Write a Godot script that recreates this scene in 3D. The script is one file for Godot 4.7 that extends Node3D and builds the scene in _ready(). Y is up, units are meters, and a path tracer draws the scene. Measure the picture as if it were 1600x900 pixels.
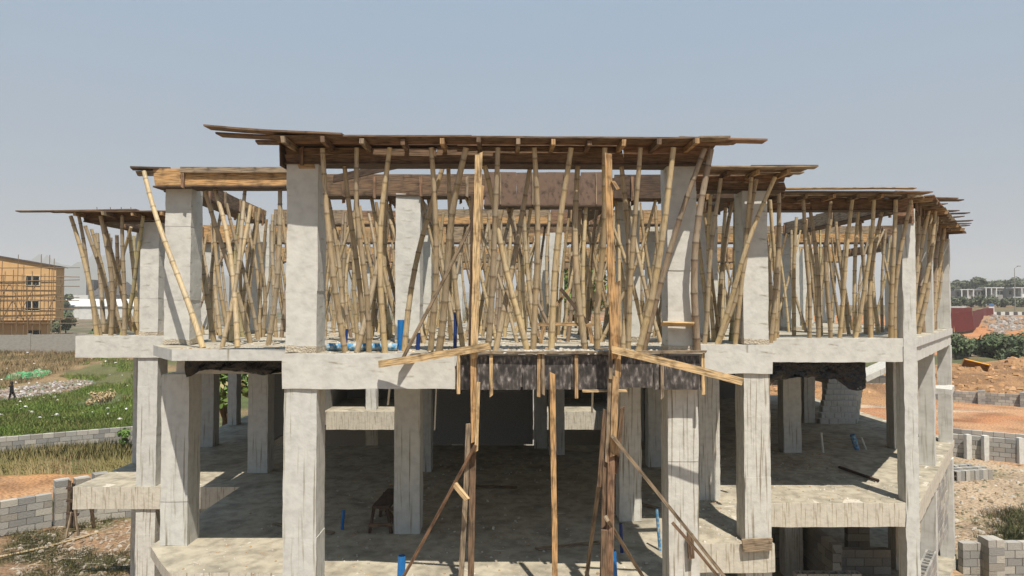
extends Node3D
# Half-built concrete frame with bamboo-propped roof formwork. World: x right, y up, metres; d below is the distance in front of the eye (z = -d).

const FOCAL := 1081.0
const EYE := Vector3(0, 7.4, 0)
const PITCH := 0.02775
const GROUND_FLOOR := 0.15
const FLOOR_ONE := 3.47
const FLOOR_TWO := 6.77
const SOFFIT := 9.40
const DECK := 9.62

var rng := RandomNumberGenerator.new()
var rough := FastNoiseLite.new()
var wide := FastNoiseLite.new()
var M := {}
var used := {}

# ---------------------------------------------------------------- small helpers
func v(x: float, y: float, d: float) -> Vector3:
	return Vector3(x, y, -d)

func xat(px: float, d: float) -> float:
	return (px - 800.0) * d / FOCAL

func at(px: float, py: float, d: float) -> Vector3:
	var r := Vector3((px - 800.0) / FOCAL, (450.0 - py) / FOCAL, -1.0).rotated(Vector3.RIGHT, PITCH)
	return EYE + r * (d / -r.z)

func on(px: float, py: float, y: float) -> Vector3:
	var r := Vector3((px - 800.0) / FOCAL, (450.0 - py) / FOCAL, -1.0).rotated(Vector3.RIGHT, PITCH)
	return EYE + r * ((y - EYE.y) / r.y)

func rr(a: float, b: float) -> float:
	return rng.randf_range(a, b)

func numbered(called: String) -> String:
	var n: int = used.get(called, 0)
	used[called] = n + 1
	return called if n == 0 else "%s_%03d" % [called, n]

func tag(o: Node, label: String, category: String, group := "") -> Node:
	o.set_meta("label", label)
	o.set_meta("category", category)
	if group:
		o.set_meta("group", group)
	return o

func thing(called: String, label: String, category: String, where := Vector3.ZERO, group := "") -> Node3D:
	var o := Node3D.new()
	o.name = numbered(called)
	add_child(o)
	o.position = where
	tag(o, label, category, group)
	return o

func part(called: String, mesh: Mesh, m: Material, parent: Node, where := Transform3D()) -> MeshInstance3D:
	var o := MeshInstance3D.new()
	o.name = called
	o.mesh = mesh
	o.material_override = m
	parent.add_child(o, true)
	o.transform = where
	return o

func single(called: String, mesh: Mesh, m: Material, label: String, category: String, where := Transform3D(), group := "") -> MeshInstance3D:
	var o := MeshInstance3D.new()
	o.name = numbered(called)
	o.mesh = mesh
	o.material_override = m
	add_child(o)
	o.transform = where
	tag(o, label, category, group)
	return o

func structure(called: String, mesh: Mesh, m: Material) -> MeshInstance3D:
	var o := MeshInstance3D.new()
	o.name = numbered(called)
	o.mesh = mesh
	o.material_override = m
	add_child(o)
	o.set_meta("kind", "structure")
	return o

func ordinal(n: int) -> String:
	if n >= 30:
		return "%d%s" % [n + 1, "st" if n == 30 else ("nd" if n == 31 else ("rd" if n == 32 else "th"))]
	return ["first", "second", "third", "fourth", "fifth", "sixth", "seventh", "eighth", "ninth", "tenth", "eleventh", "twelfth", "thirteenth", "fourteenth", "fifteenth", "sixteenth", "seventeenth", "eighteenth", "nineteenth", "twentieth", "twenty-first", "twenty-second", "twenty-third", "twenty-fourth", "twenty-fifth", "twenty-sixth", "twenty-seventh", "twenty-eighth", "twenty-ninth", "thirtieth"][n]

# ---------------------------------------------------------------- mesh makers
class Shape:
	var p := PackedVector3Array()
	var n := PackedVector3Array()
	var uv := PackedVector2Array()
	var c := PackedColorArray()
	var i := PackedInt32Array()
	func mesh() -> ArrayMesh:
		for k in range(0, i.size(), 3):   # front faces run clockwise
			var q := i[k]
			if (p[i[k + 1]] - p[q]).cross(p[i[k + 2]] - p[q]).dot(n[q] + n[i[k + 1]] + n[i[k + 2]]) > 0.0:
				var w := i[k + 1]
				i[k + 1] = i[k + 2]
				i[k + 2] = w
		var a := []
		a.resize(Mesh.ARRAY_MAX)
		a[Mesh.ARRAY_VERTEX] = p
		a[Mesh.ARRAY_NORMAL] = n
		if uv.size() == p.size():
			a[Mesh.ARRAY_TEX_UV] = uv
		if c.size() == p.size():
			a[Mesh.ARRAY_COLOR] = c
		a[Mesh.ARRAY_INDEX] = i
		var m := ArrayMesh.new()
		m.add_surface_from_arrays(Mesh.PRIMITIVE_TRIANGLES, a)
		return m
	func quad(a: Vector3, b: Vector3, cc: Vector3, d: Vector3, nor: Vector3, u0 := Vector2.ZERO, u1 := Vector2.ONE) -> void:
		var s := p.size()
		p.append_array([a, b, cc, d])
		n.append_array([nor, nor, nor, nor])
		uv.append_array([u0, Vector2(u1.x, u0.y), u1, Vector2(u0.x, u1.y)])
		i.append_array([s, s + 2, s + 1, s, s + 3, s + 2])
	func box(mn: Vector3, mx: Vector3, t := Transform3D()) -> void:
		var q := [Vector3(mn.x, mn.y, mn.z), Vector3(mx.x, mn.y, mn.z), Vector3(mx.x, mx.y, mn.z), Vector3(mn.x, mx.y, mn.z), Vector3(mn.x, mn.y, mx.z), Vector3(mx.x, mn.y, mx.z), Vector3(mx.x, mx.y, mx.z), Vector3(mn.x, mx.y, mx.z)]
		for k in 8:
			q[k] = t * q[k]
		var b := t.basis.orthonormalized()
		var sx := mx.x - mn.x
		var sy := mx.y - mn.y
		var sz := mx.z - mn.z
		quad(q[4], q[5], q[6], q[7], b.z, Vector2.ZERO, Vector2(sx, sy))
		quad(q[1], q[0], q[3], q[2], -b.z, Vector2.ZERO, Vector2(sx, sy))
		quad(q[5], q[1], q[2], q[6], b.x, Vector2.ZERO, Vector2(sz, sy))
		quad(q[0], q[4], q[7], q[3], -b.x, Vector2.ZERO, Vector2(sz, sy))
		quad(q[7], q[6], q[2], q[3], b.y, Vector2.ZERO, Vector2(sx, sz))
		quad(q[0], q[1], q[5], q[4], -b.y, Vector2.ZERO, Vector2(sx, sz))

func box_mesh(mn: Vector3, mx: Vector3) -> ArrayMesh:
	var s := Shape.new()
	s.box(mn, mx)
	return s.mesh()

# a cast block whose faces and arrises wander by some millimetres; lifts: small offsets from pour to pour
func cast_into(s: Shape, mn: Vector3, mx: Vector3, seg: float, amp: float, at_world: Vector3) -> void:
	var size := mx - mn
	var faces := [[0, 1, 2, 1], [0, 1, 2, -1], [2, 1, 0, 1], [2, 1, 0, -1], [0, 2, 1, 1], [0, 2, 1, -1]]
	for f in faces:
		var u: int = f[0]
		var w: int = f[1]
		var k: int = f[2]
		var nu := clampi(int(size[u] / seg), 1, 60)
		var nw := clampi(int(size[w] / seg), 1, 60)
		var start := s.p.size()
		for b in nw + 1:
			for a in nu + 1:
				var q := mn
				q[u] = mn[u] + size[u] * a / nu
				q[w] = mn[w] + size[w] * b / nw
				q[k] = mx[k] if f[3] > 0 else mn[k]
				var g := (q + at_world) * 1.0
				var o := Vector3(rough.get_noise_3d(g.x * 9, g.y * 9, g.z * 9), rough.get_noise_3d(g.x * 9 + 71, g.y * 9, g.z * 9), rough.get_noise_3d(g.x * 9, g.y * 9 + 53, g.z * 9)) * amp * 2.0
				s.p.append(q + o)
		for b in nw + 1:
			for a in nu + 1:
				var a0 := start + b * (nu + 1) + maxi(a - 1, 0)
				var a1 := start + b * (nu + 1) + mini(a + 1, nu)
				var b0 := start + maxi(b - 1, 0) * (nu + 1) + a
				var b1 := start + mini(b + 1, nw) * (nu + 1) + a
				var nor := (s.p[a1] - s.p[a0]).cross(s.p[b1] - s.p[b0]).normalized()
				var want := Vector3.ZERO
				want[k] = f[3]
				s.n.append(nor if nor.dot(want) > 0 else -nor)
		for b in nw:
			for a in nu:
				var q0 := start + b * (nu + 1) + a
				s.i.append_array([q0, q0 + nu + 1, q0 + 1, q0 + 1, q0 + nu + 1, q0 + nu + 2])

func cast(mn: Vector3, mx: Vector3, seg := 0.14, amp := 0.007, _lifts := 0.0, at_world := Vector3.ZERO) -> ArrayMesh:
	var s := Shape.new()
	cast_into(s, mn, mx, seg, amp, at_world)
	return s.mesh()

# a sawn board along +x from 0 to long, w wide (y), t thick (z), slightly warped
func board_mesh(long: float, w: float, t: float, warp := 0.01) -> ArrayMesh:
	var s := Shape.new()
	var segs := clampi(int(long / 0.45), 1, 10)
	var off := rr(0, 9)
	var offv := rr(0, 9)
	var bow := rr(-warp, warp)
	var bow2 := rr(-warp, warp)
	var cut0 := rr(-0.02, 0.02)
	var cut1 := rr(-0.02, 0.02)
	var rings := []
	for k in segs + 1:
		var f := float(k) / segs
		var x := long * f
		var arch := sin(f * PI)
		var ww := w * rr(0.96, 1.03) * 0.5
		var tt := t * 0.5
		var oy := bow * arch + rr(-0.003, 0.003)
		var oz := bow2 * arch + rr(-0.003, 0.003)
		var e := cut0 if k == 0 else (cut1 if k == segs else 0.0)
		rings.append([Vector3(x + e, oy - ww, oz - tt), Vector3(x - e, oy + ww, oz - tt), Vector3(x - e, oy + ww, oz + tt), Vector3(x + e, oy - ww, oz + tt)])
	var sides := [[0, 1, Vector3(0, 0, -1), w], [1, 2, Vector3(0, 1, 0), t], [2, 3, Vector3(0, 0, 1), w], [3, 0, Vector3(0, -1, 0), t]]
	for sd in sides:
		for k in segs:
			var u0 := Vector2(off + long * k / segs, offv)
			var u1 := Vector2(off + long * (k + 1) / segs, offv + sd[3])
			s.quad(rings[k][sd[0]], rings[k + 1][sd[0]], rings[k + 1][sd[1]], rings[k][sd[1]], sd[2], u0, u1)
	s.quad(rings[0][0], rings[0][1], rings[0][2], rings[0][3], Vector3(-1, 0, 0), Vector2(off, offv), Vector2(off + 0.03, offv + w))
	s.quad(rings[segs][0], rings[segs][1], rings[segs][2], rings[segs][3], Vector3(1, 0, 0), Vector2(off, offv), Vector2(off + 0.03, offv + w))
	return s.mesh()

# transform taking +x to the line a -> b, +y near up
func along(a: Vector3, b: Vector3, up := Vector3.UP) -> Transform3D:
	var x := (b - a).normalized()
	if absf(x.dot(up)) > 0.98:
		up = Vector3.BACK
	var z := x.cross(up).normalized()
	return Transform3D(Basis(x, z.cross(x), z), a)

func board(called: String, parent: Node, a: Vector3, b: Vector3, w: float, t: float, m: Material, up := Vector3.UP, warp := 0.01) -> MeshInstance3D:
	var o := part(called, board_mesh(a.distance_to(b), w, t, warp), m, parent)
	var off: Vector3 = parent.position if parent != self else Vector3.ZERO
	o.transform = along(a - off, b - off, up)
	return o

func lone_board(called: String, a: Vector3, b: Vector3, w: float, t: float, m: Material, label: String, category: String, up := Vector3.UP, group := "") -> MeshInstance3D:
	return single(called, board_mesh(a.distance_to(b), w, t, 0.012), m, label, category, along(a, b, up), group)

# tube along a list of points with radii and colours
func tube(points: Array, radii: Array, cols: Array, sides := 8, caps := true) -> ArrayMesh:
	var s := Shape.new()
	var k := points.size()
	var side := Vector3.RIGHT
	for j in k:
		var t: Vector3 = (points[mini(j + 1, k - 1)] - points[maxi(j - 1, 0)]).normalized()
		if absf(t.dot(side)) > 0.95:
			side = Vector3.BACK
		var bx := (side - t * side.dot(t)).normalized()
		var by := t.cross(bx)
		for q in sides + 1:
			var an := TAU * q / sides
			var nor := bx * cos(an) + by * sin(an)
			s.p.append(points[j] + nor * radii[j])
			s.n.append(nor)
			s.uv.append(Vector2(float(q) / sides, j))
			if cols.size():
				s.c.append(cols[j])
	for j in k - 1:
		for q in sides:
			var a := j * (sides + 1) + q
			s.i.append_array([a, a + 1, a + sides + 1, a + 1, a + sides + 2, a + sides + 1])
	if caps:
		for e in [0, k - 1]:
			var c0 := s.p.size()
			var nor: Vector3 = (points[0] - points[1] if e == 0 else points[k - 1] - points[k - 2]).normalized()
			s.p.append(points[e])
			s.n.append(nor)
			s.uv.append(Vector2(0.5, 0.5))
			if cols.size():
				s.c.append(cols[e])
			for q in sides + 1:
				s.p.append(s.p[e * (sides + 1) + q])
				s.n.append(nor)
				s.uv.append(Vector2(0.5, 0.5))
				if cols.size():
					s.c.append(cols[e] * 0.7)
			for q in sides:
				s.i.append_array([c0, c0 + 1 + q, c0 + 2 + q])
	return s.mesh()

# bamboo culm from a to b: internodes, swollen dark nodes, a little bend
func bamboo_mesh(a: Vector3, b: Vector3, r: float, sides := 8) -> ArrayMesh:
	var long := a.distance_to(b)
	var t := (b - a) / long
	var side := t.cross(Vector3.BACK if absf(t.z) < 0.9 else Vector3.RIGHT).normalized()
	var side2 := t.cross(side)
	var bend := rr(-0.075, 0.075) * long * 0.5
	var bend2 := rr(-0.05, 0.05) * long * 0.5
	var wave := rr(3.0, 8.0)
	var kinks := rr(0.0, 0.035)
	var age := rng.randf()
	var base := Color(0.54, 0.385, 0.18).lerp(Color(0.35, 0.275, 0.185), age)
	if age > 0.9:
		base = Color(0.27, 0.19, 0.125)
	elif age < 0.25:
		base = Color(0.60, 0.455, 0.245) if age > 0.04 else Color(0.43, 0.37, 0.18)
	var pts := []
	var rad := []
	var col := []
	var y := 0.0
	var gap := rr(0.1, 0.3)
	var tone := base
	var first := true
	while y < long:
		var stops := [y] if first else [y - 0.018, y - 0.006, y + 0.006, y + 0.02]
		for q in stops.size():
			var f: float = clampf(stops[q] / long, 0, 1)
			var arch := sin(f * PI)
			pts.append(a + t * long * f + side * (bend * arch + (sin(f * wave + age * 9) - lerpf(sin(age * 9), sin(wave + age * 9), f)) * kinks) + side2 * bend2 * arch)
			var rad0 := r * lerpf(1.05, 0.80, f)
			var node := not first and (q == 1 or q == 2)
			rad.append(rad0 * (1.10 if node else 1.0))
			col.append(tone.darkened(0.42) if node else (tone.lerp(Color(0.5, 0.45, 0.36), 0.35) if not first and q == 3 else tone))
		if not first:
			tone = base.lerp(Color(0.42, 0.37, 0.28), rr(0, 0.22)) * rr(0.82, 1.12)
		tone.a = 1.0
		y += gap if first else rr(0.22, 0.48)
		first = false
	pts.append(b)
	rad.append(r * 0.80)
	col.append(tone)
	return tube(pts, rad, col, sides)

func prop(a: Vector3, b: Vector3, r: float, label: String, group: String, sides := 8) -> MeshInstance3D:
	return single("bamboo_prop", bamboo_mesh(Vector3.ZERO, b - a, r * 0.9, sides), M.bamboo, label, "bamboo prop", Transform3D(Basis(), a), group)

func pipe(called: String, a: Vector3, b: Vector3, r: float, m: Material, label: String, category := "pipe", group := "") -> MeshInstance3D:
	var t := (b - a).normalized()
	var lip := t * 0.008
	var o := single(called, tube([Vector3.ZERO, b - a, b - a, b - a - lip * 6], [r, r, r * 0.86, r * 0.86], [], 14, true), m, label, category, Transform3D(Basis(), a), group)
	return o

# ---------------------------------------------------------------- materials
func noise_tex(freq: float, colors: Array, offsets: Array, size := 512, kind := FastNoiseLite.TYPE_SIMPLEX_SMOOTH, seed_ := 1, octaves := 5, normal := false, bump := 4.0) -> NoiseTexture2D:
	var n := FastNoiseLite.new()
	n.noise_type = kind
	n.frequency = freq
	n.seed = seed_
	n.fractal_octaves = octaves
	var t := NoiseTexture2D.new()
	t.width = size
	t.height = size
	t.seamless = true
	t.noise = n
	t.as_normal_map = normal
	t.bump_strength = bump
	if not normal:
		var g := Gradient.new()
		g.offsets = PackedFloat32Array(offsets)
		g.colors = PackedColorArray(colors)
		t.color_ramp = g
	return t

func mat(color: Color, roughness := 0.9) -> StandardMaterial3D:
	var m := StandardMaterial3D.new()
	m.albedo_color = color
	m.roughness = roughness
	m.cull_mode = BaseMaterial3D.CULL_DISABLED
	return m

func grey(g: float) -> Color:
	return Color(g, g, g)

func triplanar(m: StandardMaterial3D, tex: Texture2D, scale: Vector3, normal: Texture2D = null, depth := 0.6) -> StandardMaterial3D:
	m.albedo_texture = tex
	m.uv1_triplanar = true
	m.uv1_world_triplanar = true
	m.uv1_scale = scale
	if normal:
		m.normal_enabled = true
		m.normal_texture = normal
		m.normal_scale = depth
	return m

func detail(m: StandardMaterial3D, tex: Texture2D, scale: Vector3) -> StandardMaterial3D:
	m.detail_enabled = true
	m.detail_albedo = tex
	m.detail_blend_mode = BaseMaterial3D.BLEND_MODE_MUL
	m.detail_uv_layer = BaseMaterial3D.DETAIL_UV_2
	m.uv2_triplanar = true
	m.uv2_world_triplanar = true
	m.uv2_scale = scale
	return m

func make_materials() -> void:
	var mottled := noise_tex(0.012, [grey(0.90), grey(0.96), grey(0.99), grey(1)], [0.0, 0.36, 0.6, 1.0], 1024, FastNoiseLite.TYPE_SIMPLEX_SMOOTH, 3, 6)
	var blot := noise_tex(0.006, [Color(0.74, 0.715, 0.67), Color(0.96, 0.955, 0.945), grey(1), grey(1)], [0.0, 0.15, 0.24, 1.0], 512, FastNoiseLite.TYPE_SIMPLEX_SMOOTH, 11, 5)
	var streaks := noise_tex(0.02, [Color(0.56, 0.53, 0.47), Color(0.90, 0.885, 0.855), grey(0.99), grey(1)], [0.0, 0.22, 0.31, 1.0], 512, FastNoiseLite.TYPE_SIMPLEX_SMOOTH, 17, 4)
	var fine := noise_tex(0.05, [], [], 512, FastNoiseLite.TYPE_SIMPLEX_SMOOTH, 5, 5, true, 5.0)
	var lumps := noise_tex(0.03, [], [], 512, FastNoiseLite.TYPE_SIMPLEX_SMOOTH, 6, 6, true, 9.0)
	M.concrete = detail(triplanar(mat(Color(0.77, 0.765, 0.74), 0.92), mottled, Vector3(0.35, 0.35, 0.35), fine, 0.10), blot, Vector3(0.45, 2.1, 0.45))
	M.stained = detail(triplanar(mat(Color(0.765, 0.765, 0.745), 0.92), mottled, Vector3(0.4, 0.4, 0.4), fine, 0.10), streaks, Vector3(1.1, 0.045, 1.1))
	M.shutter = detail(triplanar(mat(Color(0.785, 0.775, 0.745), 0.92), mottled, Vector3(0.5, 0.5, 0.5), fine, 0.12), noise_tex(0.02, [Color(0.54, 0.51, 0.45), Color(0.86, 0.84, 0.80), grey(0.985), grey(1)], [0.0, 0.26, 0.36, 1.0], 512, FastNoiseLite.TYPE_SIMPLEX_SMOOTH, 18, 4), Vector3(1.9, 0.06, 1.9))
	var runs := noise_tex(0.02, [Color(0.62, 0.585, 0.53), Color(0.91, 0.895, 0.87), grey(0.99), grey(1)], [0.0, 0.26, 0.37, 1.0], 512, FastNoiseLite.TYPE_SIMPLEX_SMOOTH, 19, 4)
	M.aged = detail(triplanar(mat(Color(0.765, 0.74, 0.685), 0.92), mottled, Vector3(0.5, 0.5, 0.5), fine, 0.15), runs, Vector3(1.6, 0.10, 1.6))
	M.floor = detail(triplanar(mat(Color(0.67, 0.64, 0.57), 0.96), noise_tex(0.008, [grey(0.78), grey(0.90), grey(0.975), grey(1)], [0.0, 0.35, 0.6, 1.0], 1024, FastNoiseLite.TYPE_SIMPLEX_SMOOTH, 23, 7), Vector3(0.4, 0.4, 0.4), lumps, 0.16), noise_tex(0.01, [grey(0.80), grey(0.93), grey(1)], [0.0, 0.36, 0.6], 512, FastNoiseLite.TYPE_SIMPLEX_SMOOTH, 79, 6), Vector3(0.21, 0.21, 0.21))
	M.kicker = triplanar(mat(Color(0.72, 0.68, 0.61), 0.95), mottled, Vector3(1.7, 1.7, 1.7), lumps, 1.6)
	# timber
	var grain := noise_tex(0.02, [grey(0.52), grey(0.80), grey(0.98), grey(1.0)], [0.0, 0.38, 0.62, 1.0], 512, FastNoiseLite.TYPE_SIMPLEX_SMOOTH, 31, 5)
	var patch := noise_tex(0.006, [Color(0.60, 0.56, 0.52), grey(0.92), grey(1), Color(1, 0.98, 0.95)], [0.0, 0.33, 0.55, 1.0], 512, FastNoiseLite.TYPE_SIMPLEX_SMOOTH, 37, 5)
	var tints := {"fresh": Color(0.765, 0.61, 0.42), "tan": Color(0.72, 0.59, 0.43), "brown": Color(0.475, 0.385, 0.30), "red": Color(0.56, 0.44, 0.345), "weathered": Color(0.60, 0.53, 0.44), "dark": Color(0.345, 0.275, 0.22), "pale": Color(0.83, 0.71, 0.53)}
	for k in tints:
		var m := mat(tints[k], 0.85)
		m.albedo_texture = grain
		m.uv1_scale = Vector3(0.3, 4.0, 1)
		detail(m, patch, Vector3(1.3, 1.3, 1.3))
		M[k] = m
	var ply := triplanar(mat(Color(0.44, 0.355, 0.295), 0.7), mottled, Vector3(0.8, 0.8, 0.8))
	M.plywood = detail(ply, patch, Vector3(2.0, 2.0, 2.0))
	M.film = detail(triplanar(mat(Color(0.66, 0.64, 0.635), 0.6), noise_tex(0.02, [Color(0.36, 0.35, 0.345), Color(0.48, 0.465, 0.455), Color(0.60, 0.585, 0.57), Color(0.95, 0.94, 0.92)], [0.0, 0.42, 0.58, 0.86], 512, FastNoiseLite.TYPE_SIMPLEX_SMOOTH, 41, 5), Vector3(1.7, 0.55, 1.7)), noise_tex(0.01, [grey(0.55), grey(0.8), grey(1)], [0.0, 0.45, 0.8], 512, FastNoiseLite.TYPE_SIMPLEX_SMOOTH, 43, 5), Vector3(1, 1, 1))
	M.bamboo = mat(Color.WHITE, 0.55)
	M.bamboo.vertex_color_use_as_albedo = true
	detail(M.bamboo, noise_tex(0.02, [Color(0.62, 0.57, 0.5), grey(0.95), grey(1)], [0.0, 0.4, 1.0], 512, FastNoiseLite.TYPE_SIMPLEX_SMOOTH, 47, 5), Vector3(2.5, 0.5, 2.5))
	# blockwork
	for k in 4:
		M["block%d" % k] = triplanar(mat([Color(0.62, 0.61, 0.585), Color(0.54, 0.535, 0.52), Color(0.68, 0.66, 0.62), Color(0.58, 0.56, 0.525)][k], 0.95), mottled, Vector3(1.3, 1.3, 1.3), lumps, 0.8)
	M.mortar = triplanar(mat(Color(0.40, 0.38, 0.345), 0.98), mottled, Vector3(2, 2, 2), lumps, 1.0)
	M.blue = triplanar(mat(Color(0.10, 0.42, 0.68), 0.4), noise_tex(0.03, [grey(0.9), grey(1), Color(1.0, 1.0, 1.0), Color(1.0, 1.0, 1.0)], [0, 0.5, 0.7, 1.0], 256, FastNoiseLite.TYPE_SIMPLEX_SMOOTH, 51, 4), Vector3(2, 2, 2))
	M.dusty_blue = detail(triplanar(mat(Color.WHITE, 0.7), noise_tex(0.02, [Color(0.16, 0.45, 0.66), Color(0.25, 0.52, 0.70), Color(0.62, 0.68, 0.70), Color(0.70, 0.70, 0.68)], [0.0, 0.46, 0.6, 1.0], 256, FastNoiseLite.TYPE_SIMPLEX_SMOOTH, 53, 4), Vector3(2, 2, 2)), patch, Vector3(3, 3, 3))
	M.navy = mat(Color(0.09, 0.20, 0.42), 0.45)
	M.white_pipe = mat(Color(0.78, 0.77, 0.73), 0.5)
	M.tarp = mat(Color(0.085, 0.085, 0.09), 0.3)
	triplanar(M.tarp, mottled, Vector3(1, 1, 1), noise_tex(0.012, [], [], 512, FastNoiseLite.TYPE_SIMPLEX_SMOOTH, 83, 4, true, 16.0), 1.6)
	M.steel = mat(Color(0.25, 0.19, 0.16), 0.7)
	M.ground = mat(Color.WHITE, 1.0)
	M.ground.vertex_color_use_as_albedo = true
	triplanar(M.ground, noise_tex(0.02, [grey(0.6), grey(0.84), grey(1), grey(1)], [0.0, 0.36, 0.62, 1.0], 1024, FastNoiseLite.TYPE_SIMPLEX_SMOOTH, 61, 7), Vector3(0.3, 0.3, 0.3), lumps, 1.2)
	detail(M.ground, noise_tex(0.008, [grey(0.7), grey(0.93), grey(1)], [0.0, 0.4, 0.7], 512, FastNoiseLite.TYPE_SIMPLEX_SMOOTH, 67, 6), Vector3(0.06, 0.06, 0.06))
	M.tint = mat(Color.WHITE, 0.9)
	M.tint.vertex_color_use_as_albedo = true
	M.leaf = mat(Color.WHITE, 0.7)
	M.leaf.vertex_color_use_as_albedo = true
	M.leaf.backlight_enabled = true
	M.leaf.backlight = Color(0.25, 0.3, 0.12)
	M.bark = triplanar(mat(Color(0.36, 0.29, 0.22), 0.95), mottled, Vector3(2, 0.6, 2))
	M.orange_wall = triplanar(mat(Color(0.80, 0.645, 0.45), 0.9), mottled, Vector3(0.06, 0.03, 0.06))
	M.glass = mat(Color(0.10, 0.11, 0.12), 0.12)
	M.frame = mat(Color(0.80, 0.77, 0.66), 0.6)
	M.far_pole = mat(Color(0.47, 0.38, 0.28), 0.85)
	M.white_wall = triplanar(mat(Color(0.80, 0.80, 0.79), 0.85), mottled, Vector3(0.05, 0.05, 0.05))
	M.grey_wall = triplanar(mat(Color(0.56, 0.55, 0.53), 0.9), mottled, Vector3(0.05, 0.05, 0.05))
	M.slate = mat(Color(0.30, 0.29, 0.29), 0.8)
	M.hoarding = triplanar(mat(Color(0.38, 0.14, 0.13), 0.75), mottled, Vector3(0.1, 0.05, 0.1))
	M.yellow = triplanar(mat(Color(0.74, 0.52, 0.12), 0.6), blot, Vector3(0.4, 0.4, 0.4))
	M.far_block = triplanar(mat(Color(0.56, 0.545, 0.515), 0.95), mottled, Vector3(0.12, 0.3, 0.12))
	M.hill = triplanar(mat(Color(0.33, 0.33, 0.26), 1.0), noise_tex(0.02, [grey(0.6), grey(0.85), grey(1)], [0.0, 0.4, 0.7], 512, FastNoiseLite.TYPE_SIMPLEX_SMOOTH, 71, 6), Vector3(0.002, 0.002, 0.002))
	M.cloth = mat(Color(0.05, 0.055, 0.065), 0.9)
	M.skin = mat(Color(0.22, 0.14, 0.10), 0.7)

# ---------------------------------------------------------------- terrain
func ramp(x: float, ks: Array) -> float:
	for k in ks.size() - 1:
		if x <= ks[k + 1][0]:
			var f := clampf((x - ks[k][0]) / (ks[k + 1][0] - ks[k][0]), 0, 1)
			return lerpf(ks[k][1], ks[k + 1][1], f * f * (3 - 2 * f))
	return ks[-1][1]

func land(x: float, d: float) -> float:
	var left := ramp(d, [[0, 0], [33, 0], [58, -0.8], [66, -0.6], [92, 1.4], [140, 1.7], [300, 3.4], [900, 5.0], [3000, 6.0]])
	var right := ramp(d, [[0, 0], [53, 0], [69, 1.5], [82, 0.5], [96, 0.9], [104, 3.2], [119, 5.4], [150, 5.7], [300, 8.3], [900, 8.6], [3000, 6.0]])
	var side := smoothstep(-12.0, 8.0, x)
	var h := lerpf(left, right, side)
	var bumps := smoothstep(52, 62, d) * (1.0 - smoothstep(125, 150, d)) * smoothstep(8, 16, x)
	h += bumps * (wide.get_noise_2d(x * 2.2, d * 2.2) * 1.3 + wide.get_noise_2d(x * 7, d * 7) * 0.55)
	var near_left := smoothstep(-11, -16, x) * (1.0 - smoothstep(90, 110, d))
	h += near_left * (wide.get_noise_2d(x * 5 + 40, d * 5) * 0.22)
	h += wide.get_noise_2d(x * 9 + 90, d * 9) * 0.05 * smoothstep(14, 18, absf(x))
	if x > 12.5 and d < 20.35 and d > 0.0:
		h -= 0.85 * smoothstep(12.5, 12.9, x) * (1.0 - smoothstep(20.2, 20.4, d))
	return h

func soil(x: float, d: float) -> Color:
	var n := wide.get_noise_2d(x * 3.1, d * 3.1)
	var f := wide.get_noise_2d(x * 11 + 31, d * 11)
	var c := Color(0.30, 0.21, 0.13)
	if x < -9.0:
		if d < 26.6 + n * 0.8:
			c = Color(0.30, 0.185, 0.105).lerp(Color(0.13, 0.125, 0.05), smoothstep(0.0, 0.25, f + n * 0.6 - smoothstep(-20, -13, x) * 0.25 + 0.05))
		elif d < 31.0 + n * 1.2:
			c = Color(0.50, 0.26, 0.115).lerp(Color(0.42, 0.25, 0.13), smoothstep(-0.1, 0.3, f))
		elif d < 67.0 + n * 4.0:
			c = Color(0.10, 0.125, 0.032).lerp(Color(0.21, 0.15, 0.07), smoothstep(0.02, 0.3, n + f * 0.4))
			var trash := Vector2((x + 45.6) / 4.0, (d - 66.0) / 8.0).length()
			c = c.lerp(Color(0.33, 0.285, 0.23), 1.0 - smoothstep(0.75, 1.05, trash + f * 0.5))
		elif d < 96.0:
			c = Color(0.30, 0.20, 0.10).lerp(Color(0.13, 0.13, 0.045), smoothstep(0.0, 0.25, n + f * 0.3 + 0.25 - smoothstep(-46, -56, x) * 0.5))
		else:
			c = Color(0.24, 0.18, 0.11).lerp(Color(0.10, 0.11, 0.05), smoothstep(-0.1, 0.2, n))
	else:
		if d < 35.0:
			c = Color(0.46, 0.345, 0.225).lerp(Color(0.46, 0.26, 0.14), smoothstep(0.05, 0.35, n)).lerp(Color(0.25, 0.215, 0.12), smoothstep(0.18, 0.34, f))
		elif d < 54.0 + n * 2:
			c = Color(0.50, 0.275, 0.14).lerp(Color(0.47, 0.21, 0.09), smoothstep(0.0, 0.3, f)).lerp(Color(0.62, 0.46, 0.31), smoothstep(0.22, 0.34, wide.get_noise_2d(x * 1.2, d * 9.0)))
		elif d < 79.0:
			c = Color(0.40, 0.225, 0.105).lerp(Color(0.26, 0.145, 0.07), smoothstep(-0.05, 0.25, f))
		elif d < 97.0:
			c = Color(0.24, 0.16, 0.08).lerp(Color(0.11, 0.12, 0.05), smoothstep(-0.1, 0.15, n))
		elif d < 150.0:
			c = Color(0.50, 0.235, 0.105).lerp(Color(0.36, 0.225, 0.13), smoothstep(0.0, 0.25, n))
		else:
			c = Color(0.15, 0.135, 0.07).lerp(Color(0.36, 0.19, 0.10), smoothstep(0.12, 0.3, n))
	return c

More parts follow.
